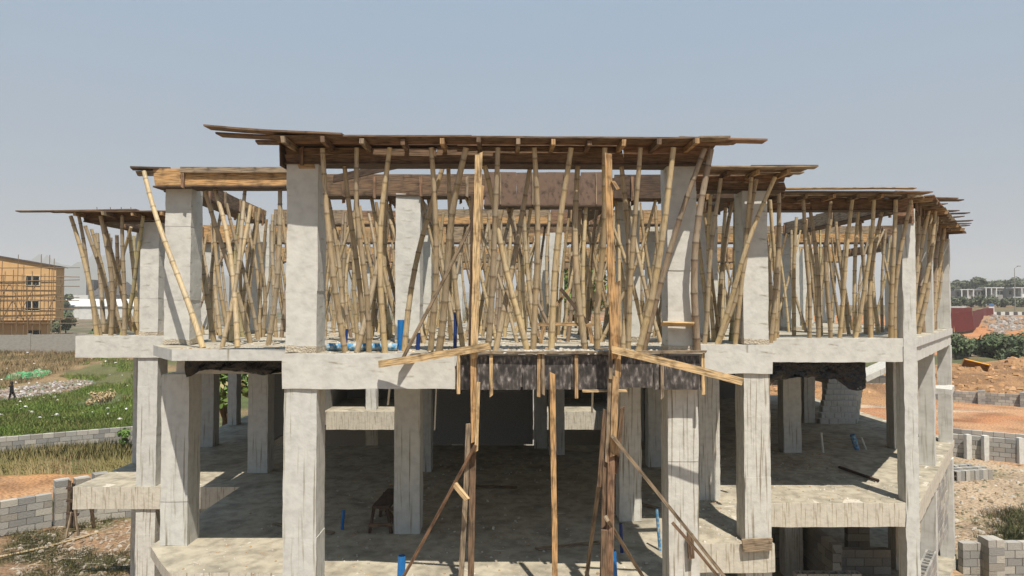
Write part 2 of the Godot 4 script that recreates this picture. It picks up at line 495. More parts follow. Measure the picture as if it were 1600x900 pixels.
func axis(lo: float, fine_lo: float, fine_hi: float, hi: float, step: float) -> PackedFloat32Array:
	var a := PackedFloat32Array()
	var x := fine_lo
	var s := step
	while x > lo:
		s *= 1.12
		x -= s
		a.append(maxf(x, lo))
	a.reverse()
	x = fine_lo
	while x < fine_hi:
		a.append(x)
		x += step
	s = step
	while x < hi:
		a.append(x)
		s *= 1.12
		x += s
	a.append(hi)
	return a

func make_ground() -> void:
	var xs := axis(-3200, -70, 80, 3200, 0.55)
	var ds := axis(-300, 8, 130, 3600, 0.55)
	var s := Shape.new()
	var w := xs.size()
	for d in ds:
		for x in xs:
			s.p.append(Vector3(x, land(x, d), -d))
			s.c.append(soil(x, d))
	for b in ds.size():
		for a in w:
			var dx := s.p[b * w + mini(a + 1, w - 1)] - s.p[b * w + maxi(a - 1, 0)]
			var dz := s.p[mini(b + 1, ds.size() - 1) * w + a] - s.p[maxi(b - 1, 0) * w + a]
			var nor := dx.cross(dz).normalized()
			s.n.append(nor if nor.y > 0 else -nor)
	for b in ds.size() - 1:
		for a in w - 1:
			var q := b * w + a
			s.i.append_array([q, q + w, q + 1, q + 1, q + w, q + w + 1])
	structure("ground", s.mesh(), M.ground)

func make_hills() -> void:
	var s := Shape.new()
	var w := 150
	for b in 14:
		for a in w + 1:
			var px := lerpf(-900, 900, float(a) / w)
			var d := 2300.0 + b * 60.0
			var x := xat(px, d)
			var rise := sin(minf(b / 9.0, 1.0) * PI * 0.5) if b < 10 else 1.0 - (b - 9) * 0.15
			var crest := 175.0 + wide.get_noise_2d(x * 0.12, 7.0) * 120.0 + wide.get_noise_2d(x * 0.5, 90.0) * 28.0 + wide.get_noise_2d(x * 2.0, b * 40.0) * 4.0
			crest *= 1.0 - smoothstep(500, 900, px)
			s.p.append(Vector3(x, 0.0 + crest * rise + (wide.get_noise_2d(x * 0.4, d * 0.4) * 14.0 if b > 0 and b < 13 else -20.0), -d))
	for b in 14:
		for a in w + 1:
			var dx := s.p[b * (w + 1) + mini(a + 1, w)] - s.p[b * (w + 1) + maxi(a - 1, 0)]
			var dz := s.p[mini(b + 1, 13) * (w + 1) + a] - s.p[maxi(b - 1, 0) * (w + 1) + a]
			var nor := dx.cross(dz).normalized()
			s.n.append(nor if nor.y > 0 else -nor)
	for b in 13:
		for a in w:
			var q := b * (w + 1) + a
			s.i.append_array([q, q + w + 1, q + 1, q + 1, q + w + 1, q + w + 2])
	structure("hills", s.mesh(), M.hill)

# ---------------------------------------------------------------- blockwork
var block_meshes := []

func make_block_meshes() -> void:
	for k in 3:
		block_meshes.append(cast(Vector3(-0.222, 0, -0.112), Vector3(0.222, 0.207, 0.112), 0.11, 0.005, 0.0, Vector3(k * 5, 1, 2)))
	var h := Shape.new()   # hollow block with two cores
	for bx in [[-0.222, -0.18, -0.112, 0.112], [0.18, 0.222, -0.112, 0.112], [-0.02, 0.02, -0.07, 0.07], [-0.18, 0.18, -0.112, -0.07], [-0.18, 0.18, 0.07, 0.112]]:
		h.box(Vector3(bx[0], 0, bx[2]), Vector3(bx[1], 0.213, bx[3]))
	block_meshes.append(h.mesh())

# a wall of blocks from a to b (on its base line), each block a part; gaps: fraction of blocks missing from the top course
func block_wall(a: Vector3, b: Vector3, courses: int, label: String, ragged := 0.0, hollow_top := false) -> Node3D:
	var t := thing("block_wall", label, "block wall", a)
	var long := Vector2(b.x - a.x, b.z - a.z).length()
	var turn := atan2(-(b.z - a.z), b.x - a.x)
	var drop := (b.y - a.y) / long
	var count := maxi(1, int(round(long / 0.455)))
	var step := long / count
	var basis := Basis(Vector3.UP, turn)
	var core := Shape.new()
	core.box(Vector3(0.01, 0, -0.1), Vector3(long - 0.01, courses * 0.225 - (0.2 if hollow_top else 0.03), 0.1), Transform3D(basis, Vector3.ZERO))
	if absf(drop) < 0.02:
		part("mortar", core.mesh(), M.mortar, t)
	for c in courses:
		var shift := 0.5 if c % 2 else 0.0
		for k in count + (1 if shift > 0 else 0):
			if c == courses - 1 and rng.randf() < ragged:
				continue
			var x0 := maxf((k - shift) * step, 0.0)
			var x1 := minf((k - shift + 1) * step, long)
			var wdt := x1 - x0
			if wdt < 0.05:
				continue
			var mesh: Mesh = block_meshes[3] if hollow_top and c == courses - 1 else block_meshes[rng.randi() % 3]
			var o := part("block", mesh, M["block%d" % (rng.randi() % 4)], t)
			var x := (x0 + x1) * 0.5
			o.transform = Transform3D(basis.scaled_local(Vector3((wdt - 0.02) / 0.444, 1, 1)), basis * Vector3(x, c * 0.225 + x * drop, rr(-0.004, 0.004)))
	return t

func block_pier(where: Vector3, turn: float, courses: int, label: String) -> Node3D:
	var t := thing("block_pier", label, "block pier", where)
	for c in courses:
		for k in 2:
			var o := part("block", block_meshes[rng.randi() % 3], M["block%d" % (rng.randi() % 4)], t)
			var b := Basis(Vector3.UP, turn + (PI / 2 if c % 2 else 0.0) + rr(-0.02, 0.02))
			o.transform = Transform3D(b, b * Vector3(0, 0, (k - 0.5) * 0.228) + Vector3(0, c * 0.218, 0))
	return t

# ---------------------------------------------------------------- the concrete frame
var frame: Node3D

# a column poured in lifts: each lift sits a few millimetres off the one below, so real joints show
func column(xl: float, xr: float, d: float, depth: float, y0: float, y1: float, m: Material, lifts := 0.62) -> void:
	var w := xr - xl
	var c := Vector3((xl + xr) / 2, y0, -(d + depth / 2))
	var all := Shape.new()
	var y := 0.0
	var high := y1 - y0
	while y < high - 0.001:
		var h := lifts * rr(0.75, 1.25)
		if high - y - h < 0.3:
			h = high - y
		var o := Vector3(rr(-0.004, 0.004), 0, rr(-0.004, 0.004))
		var g := rr(-0.003, 0.001)
		cast_into(all, Vector3(-w / 2 - g, y, -depth / 2 - g) + o, Vector3(w / 2 + g, y + h, depth / 2 + g) + o, 0.13, 0.006, c)
		y += h
	part("column", all.mesh(), m, frame, Transform3D(Basis(), c - frame.position))

func beam(a: Vector2, b: Vector2, y0: float, y1: float, w: float, m: Material) -> void:
	var p0 := v(a.x, y0, a.y)
	var p1 := v(b.x, y0, b.y)
	var t := along(p0, p1)
	t.origin -= frame.position
	part("beam", cast(Vector3(0, 0, -w / 2), Vector3(p0.distance_to(p1), y1 - y0, w / 2), 0.17, 0.009, 0.0, p0), m, frame, t)

func slab_piece(poly: PackedVector2Array, top: float, thick: float) -> void:
	var s := Shape.new()
	var tri := Geometry2D.triangulate_polygon(poly)
	var under := Shape.new()
	for q in poly:
		s.p.append(v(q.x, top, q.y) - frame.position)
		s.n.append(Vector3.UP)
		under.p.append(v(q.x, top - thick, q.y) - frame.position)
		under.n.append(Vector3.DOWN)
	s.i = tri.duplicate()
	under.i = tri.duplicate()
	part("soffit", under.mesh(), M.stained, frame)
	var e_ := Shape.new()
	for k in poly.size():
		var a := poly[k]
		var b := poly[(k + 1) % poly.size()]
		var e := (b - a).normalized()
		var q0 := e_.p.size()
		for q in [v(a.x, top, a.y), v(b.x, top, b.y), v(b.x, top - thick, b.y), v(a.x, top - thick, a.y)]:
			e_.p.append(q - frame.position)
		var nor := Vector3(e.y, 0, e.x)
		var mid := (a + b) * 0.5 + Vector2(nor.x, -nor.z) * 0.02
		if Geometry2D.is_point_in_polygon(mid, poly):
			nor = -nor
		for q in 4:
			e_.n.append(nor)
		e_.i.append_array([q0, q0 + 1, q0 + 2, q0, q0 + 2, q0 + 3])
	part("floor_slab", s.mesh(), M.floor, frame)
	part("slab_edge", e_.mesh(), M.stained if top > 5.0 else M.aged, frame)

func make_frame() -> void:
	frame = thing("concrete_frame_building", "half-built grey concrete frame building of open floors, columns and beams", "building", Vector3(0, 0, -15))
	var outline := PackedVector2Array([Vector2(-9.6, 15.25), Vector2(-5.95, 15.25), Vector2(-5.95, 11.5), Vector2(-5.42, 10.78), Vector2(-5.08, 10.36), Vector2(-3.13, 10.36), Vector2(-3.13, 9.45), Vector2(2.62, 9.45), Vector2(2.62, 11.62), Vector2(4.36, 11.62), Vector2(4.36, 14.02), Vector2(8.2, 14.02), Vector2(13.1, 20.6), Vector2(13.1, 31.0), Vector2(-9.6, 31.0)])
	var cuts := [Rect2(-20, 5, 45, 14.8), Rect2(-20, 26.2, 45, 9), Rect2(-20, 19.8, 13.0, 6.4), Rect2(3.6, 19.8, 20, 6.4)]
	for top in [FLOOR_ONE, FLOOR_TWO]:
		if top == FLOOR_TWO:
			cuts = [Rect2(-20, 5, 45, 18.0), Rect2(-20, 26.2, 45, 9), Rect2(-20, 23.0, 13.0, 3.2), Rect2(3.6, 23.0, 20, 3.2)]
		for r in cuts:
			var box := PackedVector2Array([r.position, r.position + Vector2(r.size.x, 0), r.end, r.position + Vector2(0, r.size.y)])
			for piece in Geometry2D.intersect_polygons(outline, box):
				slab_piece(piece, top, 0.17)
	slab_piece(outline, GROUND_FLOOR, 0.4)
	# columns: left and right edge in the plan, distance of the front face, depth of section
	var cols := [
		[-3.11, -2.66, 9.47, 0.45], [2.16, 2.58, 9.62, 0.45], [-5.8, -5.35, 11.5, 0.45], [3.89, 4.33, 11.65, 0.45],
		[-8.24, -7.81, 15.28, 0.45], [-9.55, -9.28, 17.5, 0.45], [-2.05, -1.60, 12.1, 0.45], [1.97, 2.38, 12.8, 0.45],
		[3.81, 4.24, 14.2, 0.45], [-6.27, -5.8, 16.5, 0.45], [-8.87, -8.42, 19.6, 0.4], [-9.5, -9.2, 23.2, 0.4],
		[-2.35, -1.93, 16.6, 0.4], [0.99, 1.40, 18.5, 0.4], [0.62, 0.98, 19.35, 0.4], [0.46, 0.86, 26.4, 0.4],
		[3.35, 3.69, 17.1, 0.4], [7.34, 7.83, 18.8, 0.4], [9.93, 10.3, 23.6, 0.4], [12.5, 12.9, 27.6, 0.4],
		[10.6, 11.02, 19.3, 0.4], [-8.4, -8.0, 27.0, 0.4], [-5.6, -5.2, 26.6, 0.4], [-2.3, -1.9, 26.6, 0.4], [4.0, 4.4, 26.6, 0.4], [7.4, 7.8, 26.8, 0.4],
		[-8.4, -8.0, 30.4, 0.4], [-4.2, -3.8, 30.4, 0.4], [0.3, 0.7, 30.4, 0.4], [4.6, 5.0, 30.4, 0.4], [9.0, 9.4, 30.4, 0.4], [12.5, 12.9, 30.4, 0.4]]
	for c in cols:
		column(c[0], c[1], c[2], c[3], GROUND_FLOOR, FLOOR_ONE - 0.48, M.shutter)
		column(c[0], c[1], c[2], c[3], FLOOR_ONE + 0.002, FLOOR_TWO - 0.48, M.shutter if c[2] < 14.5 and c[0] > 1.0 else M.stained, 0.9)
		column(c[0] + 0.01, c[1] - 0.01, c[2] + 0.01, c[3] - 0.02, FLOOR_TWO + 0.09, SOFFIT, M.concrete)
		var k := Vector3((c[0] + c[1]) / 2, FLOOR_TWO + 0.002, -(c[2] + c[3] / 2))
		var w: float = c[1] - c[0]
		part("kicker", cast(Vector3(-w / 2 + 0.005, 0, -c[3] / 2 + 0.005), Vector3(w / 2 - 0.005, 0.092, c[3] / 2 - 0.005), 0.05, 0.014, 0.0, k), M.kicker, frame, Transform3D(Basis(), k - frame.position))
	# corner and raking side columns stand turned to the side wall
	var rake := atan2(13.1 - 8.2, 20.6 - 14.02)
	for c in [[8.05, 14.16, 0.27, 0.3], [10.42, 17.45, 0.34, 0.36], [12.72, 20.4, 0.34, 0.36]]:
		for lv in [[GROUND_FLOOR, FLOOR_ONE - 0.48], [FLOOR_ONE + 0.002, FLOOR_TWO - 0.48], [FLOOR_TWO + 0.002, SOFFIT]]:
			if c[0] < 9.0 and lv[0] < FLOOR_TWO:
				lv[1] = lv[1] + 0.5
			var k := v(c[0], lv[0], c[1])
			part("column", cast(Vector3(-c[2] / 2, 0, -c[3] / 2), Vector3(c[2] / 2, lv[1] - lv[0], c[3] / 2), 0.13, 0.009, 0.7, k), M.stained, frame, Transform3D(Basis(Vector3.UP, 0.0 if c[0] < 9.0 else -rake), k - frame.position))
	# edge beams stand 4 mm proud of the slab edges; inner beams hang below the slab
	for lv in [[FLOOR_ONE, M.aged], [FLOOR_TWO, M.concrete]]:
		var top: float = lv[0]
		var lo := top - 0.48
		var hi := top - 0.004
		var m: Material = lv[1]
		beam(Vector2(-9.604, 15.37), Vector2(-5.9, 15.37), lo, hi, 0.25, m)
		beam(Vector2(-9.48, 15.5), Vector2(-9.48, 31.0), lo, hi, 0.248, m)
		beam(Vector2(-3.134, 9.57), Vector2(-0.78 if top > 5.0 else 2.62, 9.57), lo, hi, 0.25, m)
		if top > 5.0:
			beam(Vector2(-0.778, 9.59), Vector2(2.62, 9.59), lo + 0.02, hi, 0.22, m)
		beam(Vector2(2.585, 11.74), Vector2(4.364, 11.74), lo, hi, 0.25, m)
		beam(Vector2(4.24, 11.87), Vector2(4.24, 14.0), lo, hi, 0.24, m)
		beam(Vector2(4.37, 14.14), Vector2(7.9, 14.14), lo, hi, 0.25, m)
		beam(Vector2(8.22, 14.32), Vector2(12.98, 20.72), lo, hi, 0.25, m)
		beam(Vector2(12.97, 20.75), Vector2(12.97, 31.0), lo, hi, 0.25, m)
		beam(Vector2(-9.3, 30.87), Vector2(12.8, 30.87), lo, hi, 0.25, m)
		var under := top - 0.172
		beam(Vector2(-5.6, 11.7), Vector2(-3.0, 11.7), lo, under, 0.25, m)
		beam(Vector2(-5.8, 12.3), Vector2(4.1, 12.3), lo, under, 0.25, m)
		beam(Vector2(-5.77, 15.6), Vector2(3.9, 15.6), lo, under, 0.25, m)
		beam(Vector2(-5.6, 12.5), Vector2(-5.6, 19.6), lo, under, 0.25, m)
		beam(Vector2(-1.85, 12.5), Vector2(-1.85, 19.6), lo, under, 0.25, m)
		beam(Vector2(1.2, 12.5), Vector2(1.2, 19.6), lo, under, 0.25, m)
		beam(Vector2(4.05, 14.1), Vector2(4.05, 19.6), lo, under, 0.25, m)
		beam(Vector2(7.6, 14.3), Vector2(7.6, 26.0), lo, under, 0.25, m)
		beam(Vector2(-9.3, 19.67), Vector2(12.0, 19.67), lo, top - 0.004 if false else under, 0.25, m)
		beam(Vector2(-7.0, 26.32), Vector2(3.6, 26.32), lo - 0.2, hi, 0.248, m)
		beam(Vector2(-7.13, 19.85), Vector2(-7.13, 26.2), lo, under, 0.25, m)
		beam(Vector2(3.73, 19.85), Vector2(3.73, 26.2), lo, under, 0.25, m)
	# staircase in the right wing: flight rising away from the camera, landing, and the soffit of the next flight
	var st := Node3D.new()
	st.name = "staircase"
	frame.add_child(st)
	st.position = v(11.0, FLOOR_ONE, 23.4) - frame.position
	for k in 8:
		var lo2 := maxf(0.0, k * 0.165 - 0.32)
		part("step", cast(Vector3(-0.62, lo2 + 0.001, -0.002), Vector3(0.62, (k + 1) * 0.165, 0.28), 0.15, 0.006, 0.0, Vector3(k, 0, 3)), M.stained, st, Transform3D(Basis(), Vector3(k * 0.165, 0, -k * 0.27 - 0.28)))
	part("landing", cast(Vector3(-0.62, 1.10, 0), Vector3(1.9, 1.32, 1.2), 0.2, 0.006), M.stained, st, Transform3D(Basis(), Vector3(1.3, 0, -3.64)))
	var fl := Transform3D(Basis(Vector3.FORWARD, -0.0) * Basis(Vector3.BACK, 0.42), Vector3(2.0, 1.28, -2.6))
	part("upper_flight", cast(Vector3(0, -0.1, -0.5), Vector3(2.3, 0.1, 0.5), 0.2, 0.006), M.stained, st, fl)
	# unseen rear walls of the lower floors, placed to keep the interior dark
	for r in [[-8.6, 10.4, FLOOR_ONE + 0.004, FLOOR_TWO - 0.49], [-9.2, 12.6, GROUND_FLOOR + 0.004, FLOOR_ONE - 0.49]]:
		part("rear_wall", cast(Vector3(r[0], 0, -0.1), Vector3(r[1], r[3] - r[2], 0.1), 0.6, 0.006), M.block1, frame, Transform3D(Basis(), v(0, r[2], 30.1) - frame.position))
	part("unseen_partition_wall", cast(Vector3(-3.1, 0, -0.1), Vector3(0.6, FLOOR_TWO - FLOOR_ONE - 0.19, 0.1), 0.6, 0.006), M.block1, frame, Transform3D(Basis(), v(0, FLOOR_ONE + 0.004, 20.05) - frame.position))  # unseen partition, placed to darken the middle of the lower floor
	part("unseen_partition_wall", cast(Vector3(-0.1, 0, -1.9), Vector3(0.1, FLOOR_TWO - FLOOR_ONE - 0.19, 2.3), 0.6, 0.006), M.block1, frame, Transform3D(Basis(), v(4.5, FLOOR_ONE + 0.004, 20.2) - frame.position))  # unseen partition, darkens the gap behind the right bay
	for x in [-7.2, 3.95]:  # unseen side partitions, keep side light out of the lower interior
		part("unseen_partition_wall", cast(Vector3(-0.1, 0, -3.6), Vector3(0.1, FLOOR_TWO - FLOOR_ONE - 0.19, 6.0), 0.6, 0.006), M.block1, frame, Transform3D(Basis(), v(x, FLOOR_ONE + 0.004, 26.3) - frame.position))
	# ledge with a broken edge between the raking side columns
	var lg := v(11.9, 5.05, 19.3)
	part("ledge", cast(Vector3(-0.5, 0, -0.3), Vector3(0.5, 0.14, 0.3), 0.12, 0.02, 0.0, lg), M.stained, frame, Transform3D(Basis(Vector3.UP, -rake + PI / 2), lg - frame.position))

# ---------------------------------------------------------------- roof formwork
const SHADES := ["brown", "weathered", "red", "weathered", "weathered", "brown", "dark"]

func shade(list: Array) -> Material:
	return M[list[rng.randi() % list.size()]]

# a beam box: side boards in lengths, bottom board, cleats nailed up the sides
func beam_box(parent: Node, a: Vector2, b: Vector2, y0: float, y1: float, w: float, shades: Array, cleats := 0.8) -> void:
	var dir := (b - a).normalized()
	var nrm := Vector2(dir.y, -dir.x)
	var long := a.distance_to(b)
	for s: float in [-1.0, 1.0]:
		var x := 0.0
		while x < long - 0.05:
			var l := minf(rr(1.4, 2.9), long - x)
			if long - x - l < 0.5:
				l = long - x
			var m := shade(shades)
			var split := rng.randf() < 0.55
			var cuts := [[y0, y0 + (y1 - y0) * 0.52], [y0 + (y1 - y0) * 0.53, y1 + rr(-0.01, 0.03)]] if split else [[y0, y1 + rr(-0.01, 0.03)]]
			for c in cuts:
				var o := nrm * s * (w / 2 + rr(-0.004, 0.006))
				var p := a + dir * (x + 0.004) + o
				var q := a + dir * (x + l - 0.004) + o
				board("side_board", parent, v(p.x, (c[0] + c[1]) / 2, p.y), v(q.x, (c[0] + c[1]) / 2 + rr(-0.008, 0.008), q.y), c[1] - c[0], 0.024, m, Vector3.UP, 0.004)
				if split:
					m = shade(shades)
			x += l
		var z := rr(0.2, 0.5)
		while z < long:
			var o2 := nrm * s * (w / 2 + 0.036)
			var p2 := a + dir * z + o2
			board("cleat", parent, v(p2.x, y0 - rr(0.03, 0.10), p2.y), v(p2.x, y1 - rr(0.0, 0.05), p2.y), 0.05, 0.04, shade(["tan", "weathered", "red", "brown"]), v(dir.x, 0, dir.y), 0.004)
			z += cleats * rr(0.7, 1.3)
	board("bottom_board", parent, v(a.x, y0 - 0.016, a.y), v(b.x, y0 - 0.016, b.y), w + 0.06, 0.026, M.dark, v(nrm.x, 0, nrm.y), 0.004)

# projecting edge deck: joists across, planks along
func edge_deck(parent: Node, a: Vector2, b: Vector2, reach_in: float, reach_out: float, y: float, over0: float, over1: float, gap := 0.52) -> void:
	var dir := (b - a).normalized()
	var nrm := Vector2(dir.y, -dir.x)   # outwards: towards the camera for an edge that runs to the right
	var long := a.distance_to(b)
	var z := 0.12
	while z < long:
		var p := a + dir * z
		var p0 := p - nrm * reach_in
		var p1 := p + nrm * (reach_out + rr(-0.04, 0.10))
		board("joist", parent, v(p0.x, y - 0.04, p0.y), v(p1.x, y - 0.04 + rr(-0.015, 0.005), p1.y), 0.075, 0.055, shade(["tan", "weathered", "brown"]), Vector3.UP, 0.004)
		z += gap * rr(0.85, 1.15)
	var o := -reach_in + 0.1
	while o < reach_out:
		var w := rr(0.17, 0.24)
		var x := -over0 * rr(0.3, 1.0)
		var endx := long + over1 * rr(0.3, 1.0)
		while x < endx - 0.1:
			var l := minf(rr(2.2, 3.6), endx - x)
			var p := a + dir * x + nrm * (o + w / 2)
			var q := a + dir * (x + l) + nrm * (o + w / 2 + rr(-0.02, 0.02))
			board("plank", parent, v(p.x, y + 0.012 + rr(0, 0.014), p.y), v(q.x, y + 0.012 + rr(0, 0.014), q.y), w, 0.022, shade(SHADES), v(nrm.x, 0, nrm.y), 0.008)
			x += l - 0.02
		o += w + rr(0.0, 0.025)

func make_formwork() -> void:
	var f := thing("roof_formwork", "long timber roof formwork deck over the front middle bay", "formwork", v(0, SOFFIT, 9.5))
	beam_box(f, Vector2(-3.12, 9.62), Vector2(2.75, 9.72), SOFFIT, DECK - 0.02, 0.3, ["brown", "brown", "red", "brown"], 99)
	edge_deck(f, Vector2(-3.1, 9.50), Vector2(2.72, 9.58), 0.25, 0.52, DECK, 0.15, 0.3, 0.49)
	for q in [[-4.0, 9.82, -2.2, 9.65, 9.02], [-3.93, 9.77, -2.3, 9.652, 9.22], [-3.5, 9.72, -1.9, 9.65, 9.42]]:
		board("plank", f, v(q[0], q[1] - 0.06, q[4]), v(q[2], q[3], q[4]), 0.2, 0.024, M.brown, Vector3.BACK)
	board("plank", f, v(2.2, 9.652, 9.2), v(3.42, 9.64, 9.3), 0.2, 0.024, M.red, Vector3.BACK)
	board("plank", f, v(2.3, 9.655, 9.45), v(3.1, 9.68, 9.5), 0.2, 0.03, M.brown, Vector3.BACK)
	board("side_board", f, v(-3.15, 9.5, 9.35), v(-3.15, 9.5, 10.4), 0.36, 0.024, M.dark)
	board("cleat", f, v(-2.95, 9.36, 9.5), v(-2.72, 9.36, 9.5), 0.1, 0.05, M.tan)
	# left bay
	f = thing("roof_formwork", "bright orange timber beam box over the left bay beside the tall front column", "formwork", v(-4.4, SOFFIT, 11.4))
	beam_box(f, Vector2(-5.9, 11.52), Vector2(-3.35, 11.52), SOFFIT, 9.68, 0.34, ["fresh", "fresh", "tan"], 99)
	board("side_board", f, v(-5.45, 9.655, 11.30), v(-3.12, 9.65, 11.30), 0.09, 0.024, M.weathered)
	beam_box(f, Vector2(-5.75, 11.8), Vector2(-6.0, 16.3), SOFFIT, 9.68, 0.34, ["weathered", "brown", "tan"], 0.7)
	for k in 3:
		board("plank", f, v(-6.22 + k * 0.1, 9.67 + k * 0.02, 11.25 + k * 0.22), v(-5.7, 9.70, 11.5 + k * 0.22), 0.2, 0.03, M.dark, Vector3.BACK)
	board("joist", f, v(-6.18, 9.60, 11.35), v(-5.7, 9.62, 11.4), 0.08, 0.06, M.weathered)
	# right-hand bay beside the middle
	f = thing("roof_formwork", "timber roof formwork with ragged planks over the bay right of the middle", "formwork", v(3.6, SOFFIT, 11.7))
	beam_box(f, Vector2(2.75, 11.8), Vector2(4.62, 11.8), SOFFIT, DECK, 0.3, ["brown", "red", "brown"], 99)
	edge_deck(f, Vector2(2.85, 11.66), Vector2(4.6, 11.66), 0.3, 0.5, DECK + 0.01, 0.1, 0.32, 0.5)
	board("plank", f, v(3.9, 9.70, 11.3), v(4.93, 9.68, 11.2), 0.2, 0.025, M.dark, Vector3.BACK)
	beam_box(f, Vector2(4.12, 12.2), Vector2(4.12, 19.4), SOFFIT, DECK, 0.32, ["brown", "tan", "weathered"], 0.7)
	# right wing
	f = thing("roof_formwork", "timber roof formwork deck over the right wing front", "formwork", v(6.2, SOFFIT, 14.1))
	beam_box(f, Vector2(4.5, 14.2), Vector2(8.0, 14.2), SOFFIT, DECK, 0.3, ["brown", "dark", "brown", "red"], 99)
	edge_deck(f, Vector2(4.3, 14.06), Vector2(8.1, 14.06), 0.3, 0.5, DECK + 0.01, 0.2, 0.15, 0.5)
	board("plank", f, v(4.2, 9.71, 13.52), v(7.9, 9.73, 13.5), 0.15, 0.02, M.fresh, Vector3.BACK)
	board("side_board", f, v(7.75, 9.32, 14.0), v(8.15, 9.36, 14.0), 0.5, 0.024, M.red)
	beam_box(f, Vector2(7.95, 14.5), Vector2(7.58, 18.8), SOFFIT, DECK + 0.05, 0.34, ["weathered", "dark", "weathered"], 1.3)
	# raking side
	f = thing("roof_formwork", "raking timber roof formwork with jutting plank ends along the right side", "formwork", v(10.6, SOFFIT, 17.5))
	beam_box(f, Vector2(8.25, 14.4), Vector2(13.0, 20.9), SOFFIT, DECK, 0.3, ["dark", "brown", "weathered"], 0.8)
	edge_deck(f, Vector2(8.2, 14.2), Vector2(13.2, 20.9), 0.3, 0.42, DECK + 0.02, 0.05, 0.1, 0.55)
	for k in 9:
		var q := Vector2(8.5, 14.5).lerp(Vector2(13.1, 20.7), (k + 0.4) / 9.0)
		var jut := rr(0.45, 0.9)
		board("plank", f, v(q.x - 0.35, 9.73 + rr(0, 0.05), q.y - 0.02), v(q.x + jut, 9.76 + rr(-0.06, 0.07), q.y + rr(-0.2, 0.15)), 0.19, 0.025, shade(["dark", "brown", "dark"]), Vector3.BACK)
	beam_box(f, Vector2(13.0, 21.1), Vector2(13.0, 30.5), SOFFIT, DECK, 0.3, ["brown", "weathered"], 0.9)
	# left wing
	f = thing("roof_formwork", "thin plank roof formwork jutting out over the far left wing", "formwork", v(-8.8, SOFFIT, 15.5))
	beam_box(f, Vector2(-9.5, 15.45), Vector2(-7.2, 15.45), SOFFIT - 0.08, DECK - 0.14, 0.3, ["brown", "brown", "tan"], 99)
	edge_deck(f, Vector2(-9.6, 15.3), Vector2(-7.4, 15.3), 0.35, 0.4, DECK - 0.15, 0.35, 0.0, 0.6)
	board("plank", f, v(-10.75, 9.48, 15.0), v(-8.2, 9.53, 15.1), 0.2, 0.022, M.brown, Vector3.BACK, 0.004)
	board("plank", f, v(-10.2, 9.50, 15.25), v(-8.4, 9.53, 15.25), 0.2, 0.022, M.dark, Vector3.BACK, 0.004)
	beam_box(f, Vector2(-9.3, 15.7), Vector2(-9.3, 24.0), SOFFIT - 0.08, DECK - 0.14, 0.36, ["brown", "dark"], 0.9)
	# interior beam boxes, front to back
	f = thing("roof_formwork", "second row timber beam box with a deep purple-brown plywood panel", "formwork", v(0, SOFFIT, 12.4))
	beam_box(f, Vector2(-3.3, 12.3), Vector2(-0.45, 12.3), SOFFIT - 0.02, 9.72, 0.36, ["brown", "weathered", "red", "brown"], 0.75)
	for s: float in [-1.0, 1.0]:
		for k in 4:
			var x0 := -0.48 + k * 0.56
			board("plywood_panel", f, v(x0, 9.485, 12.3 + s * 0.19), v(x0 + 0.555, 9.485 + rr(-0.006, 0.006), 12.3 + s * 0.19), 0.58, 0.02, M.plywood, Vector3.UP, 0.002)
			board("cleat", f, v(x0 + 0.28, 9.2, 12.3 + s * 0.22), v(x0 + 0.28, 9.75, 12.3 + s * 0.22), 0.02, 0.02, M.weathered, Vector3.RIGHT, 0.002)
	board("bottom_board", f, v(-0.5, 9.185, 12.3), v(1.75, 9.185, 12.3), 0.44, 0.026, M.dark, Vector3.BACK)
	beam_box(f, Vector2(1.8, 12.35), Vector2(4.0, 12.35), SOFFIT - 0.05, 9.72, 0.36, ["brown", "weathered", "dark"], 0.6)
	board("brace", f, v(-2.95, 9.52, 11.4), v(-0.9, 9.74, 10.4), 0.12, 0.04, M.dark, Vector3.UP)
	f = thing("roof_formwork", "third row orange timber beam box deeper inside the middle bay", "formwork", v(0, SOFFIT, 16.7))
	beam_box(f, Vector2(-5.7, 16.7), Vector2(4.0, 16.7), SOFFIT, 9.72, 0.36, ["tan", "fresh", "weathered", "red"], 0.8)
	beam_box(f, Vector2(-2.1, 12.7), Vector2(-2.1, 16.4), SOFFIT, 9.72, 0.34, ["weathered", "brown"], 0.7)
	beam_box(f, Vector2(1.9, 12.7), Vector2(1.5, 16.4), SOFFIT, 9.72, 0.34, ["weathered", "brown", "dark"], 0.55)
	f = thing("roof_formwork", "fourth row timber beam box along the near edge of the courtyard", "formwork", v(0, SOFFIT, 19.6))
	beam_box(f, Vector2(-9.2, 19.7), Vector2(11.8, 19.7), SOFFIT - 0.16, 9.70, 0.36, ["fresh", "tan", "weathered", "brown"], 1.0)
	f = thing("roof_formwork", "weathered timber beam box along the far edge of the courtyard", "formwork", v(0, SOFFIT, 26.6))
	beam_box(f, Vector2(-9.2, 26.6), Vector2(12.6, 26.6), SOFFIT - 0.25, 9.70, 0.36, ["tan", "weathered", "red", "fresh"], 1.1)
	f = thing("roof_formwork", "farthest timber beam box along the back of the building", "formwork", v(0, SOFFIT, 30.6))
	beam_box(f, Vector2(-9.2, 30.6), Vector2(12.8, 30.6), SOFFIT - 0.3, 9.70, 0.36, ["tan", "weathered", "brown"], 1.2)
	# film-faced shutter still fixed to the edge beam of the middle bay
	var s2 := thing("edge_shutter", "black film-faced plywood shutter on the slab edge below the front middle bay", "formwork", v(0.9, 6.29, 9.4))
	var x := -0.76
	var widths := [0.28, 0.62, 0.66, 0.62, 0.50, 0.64]
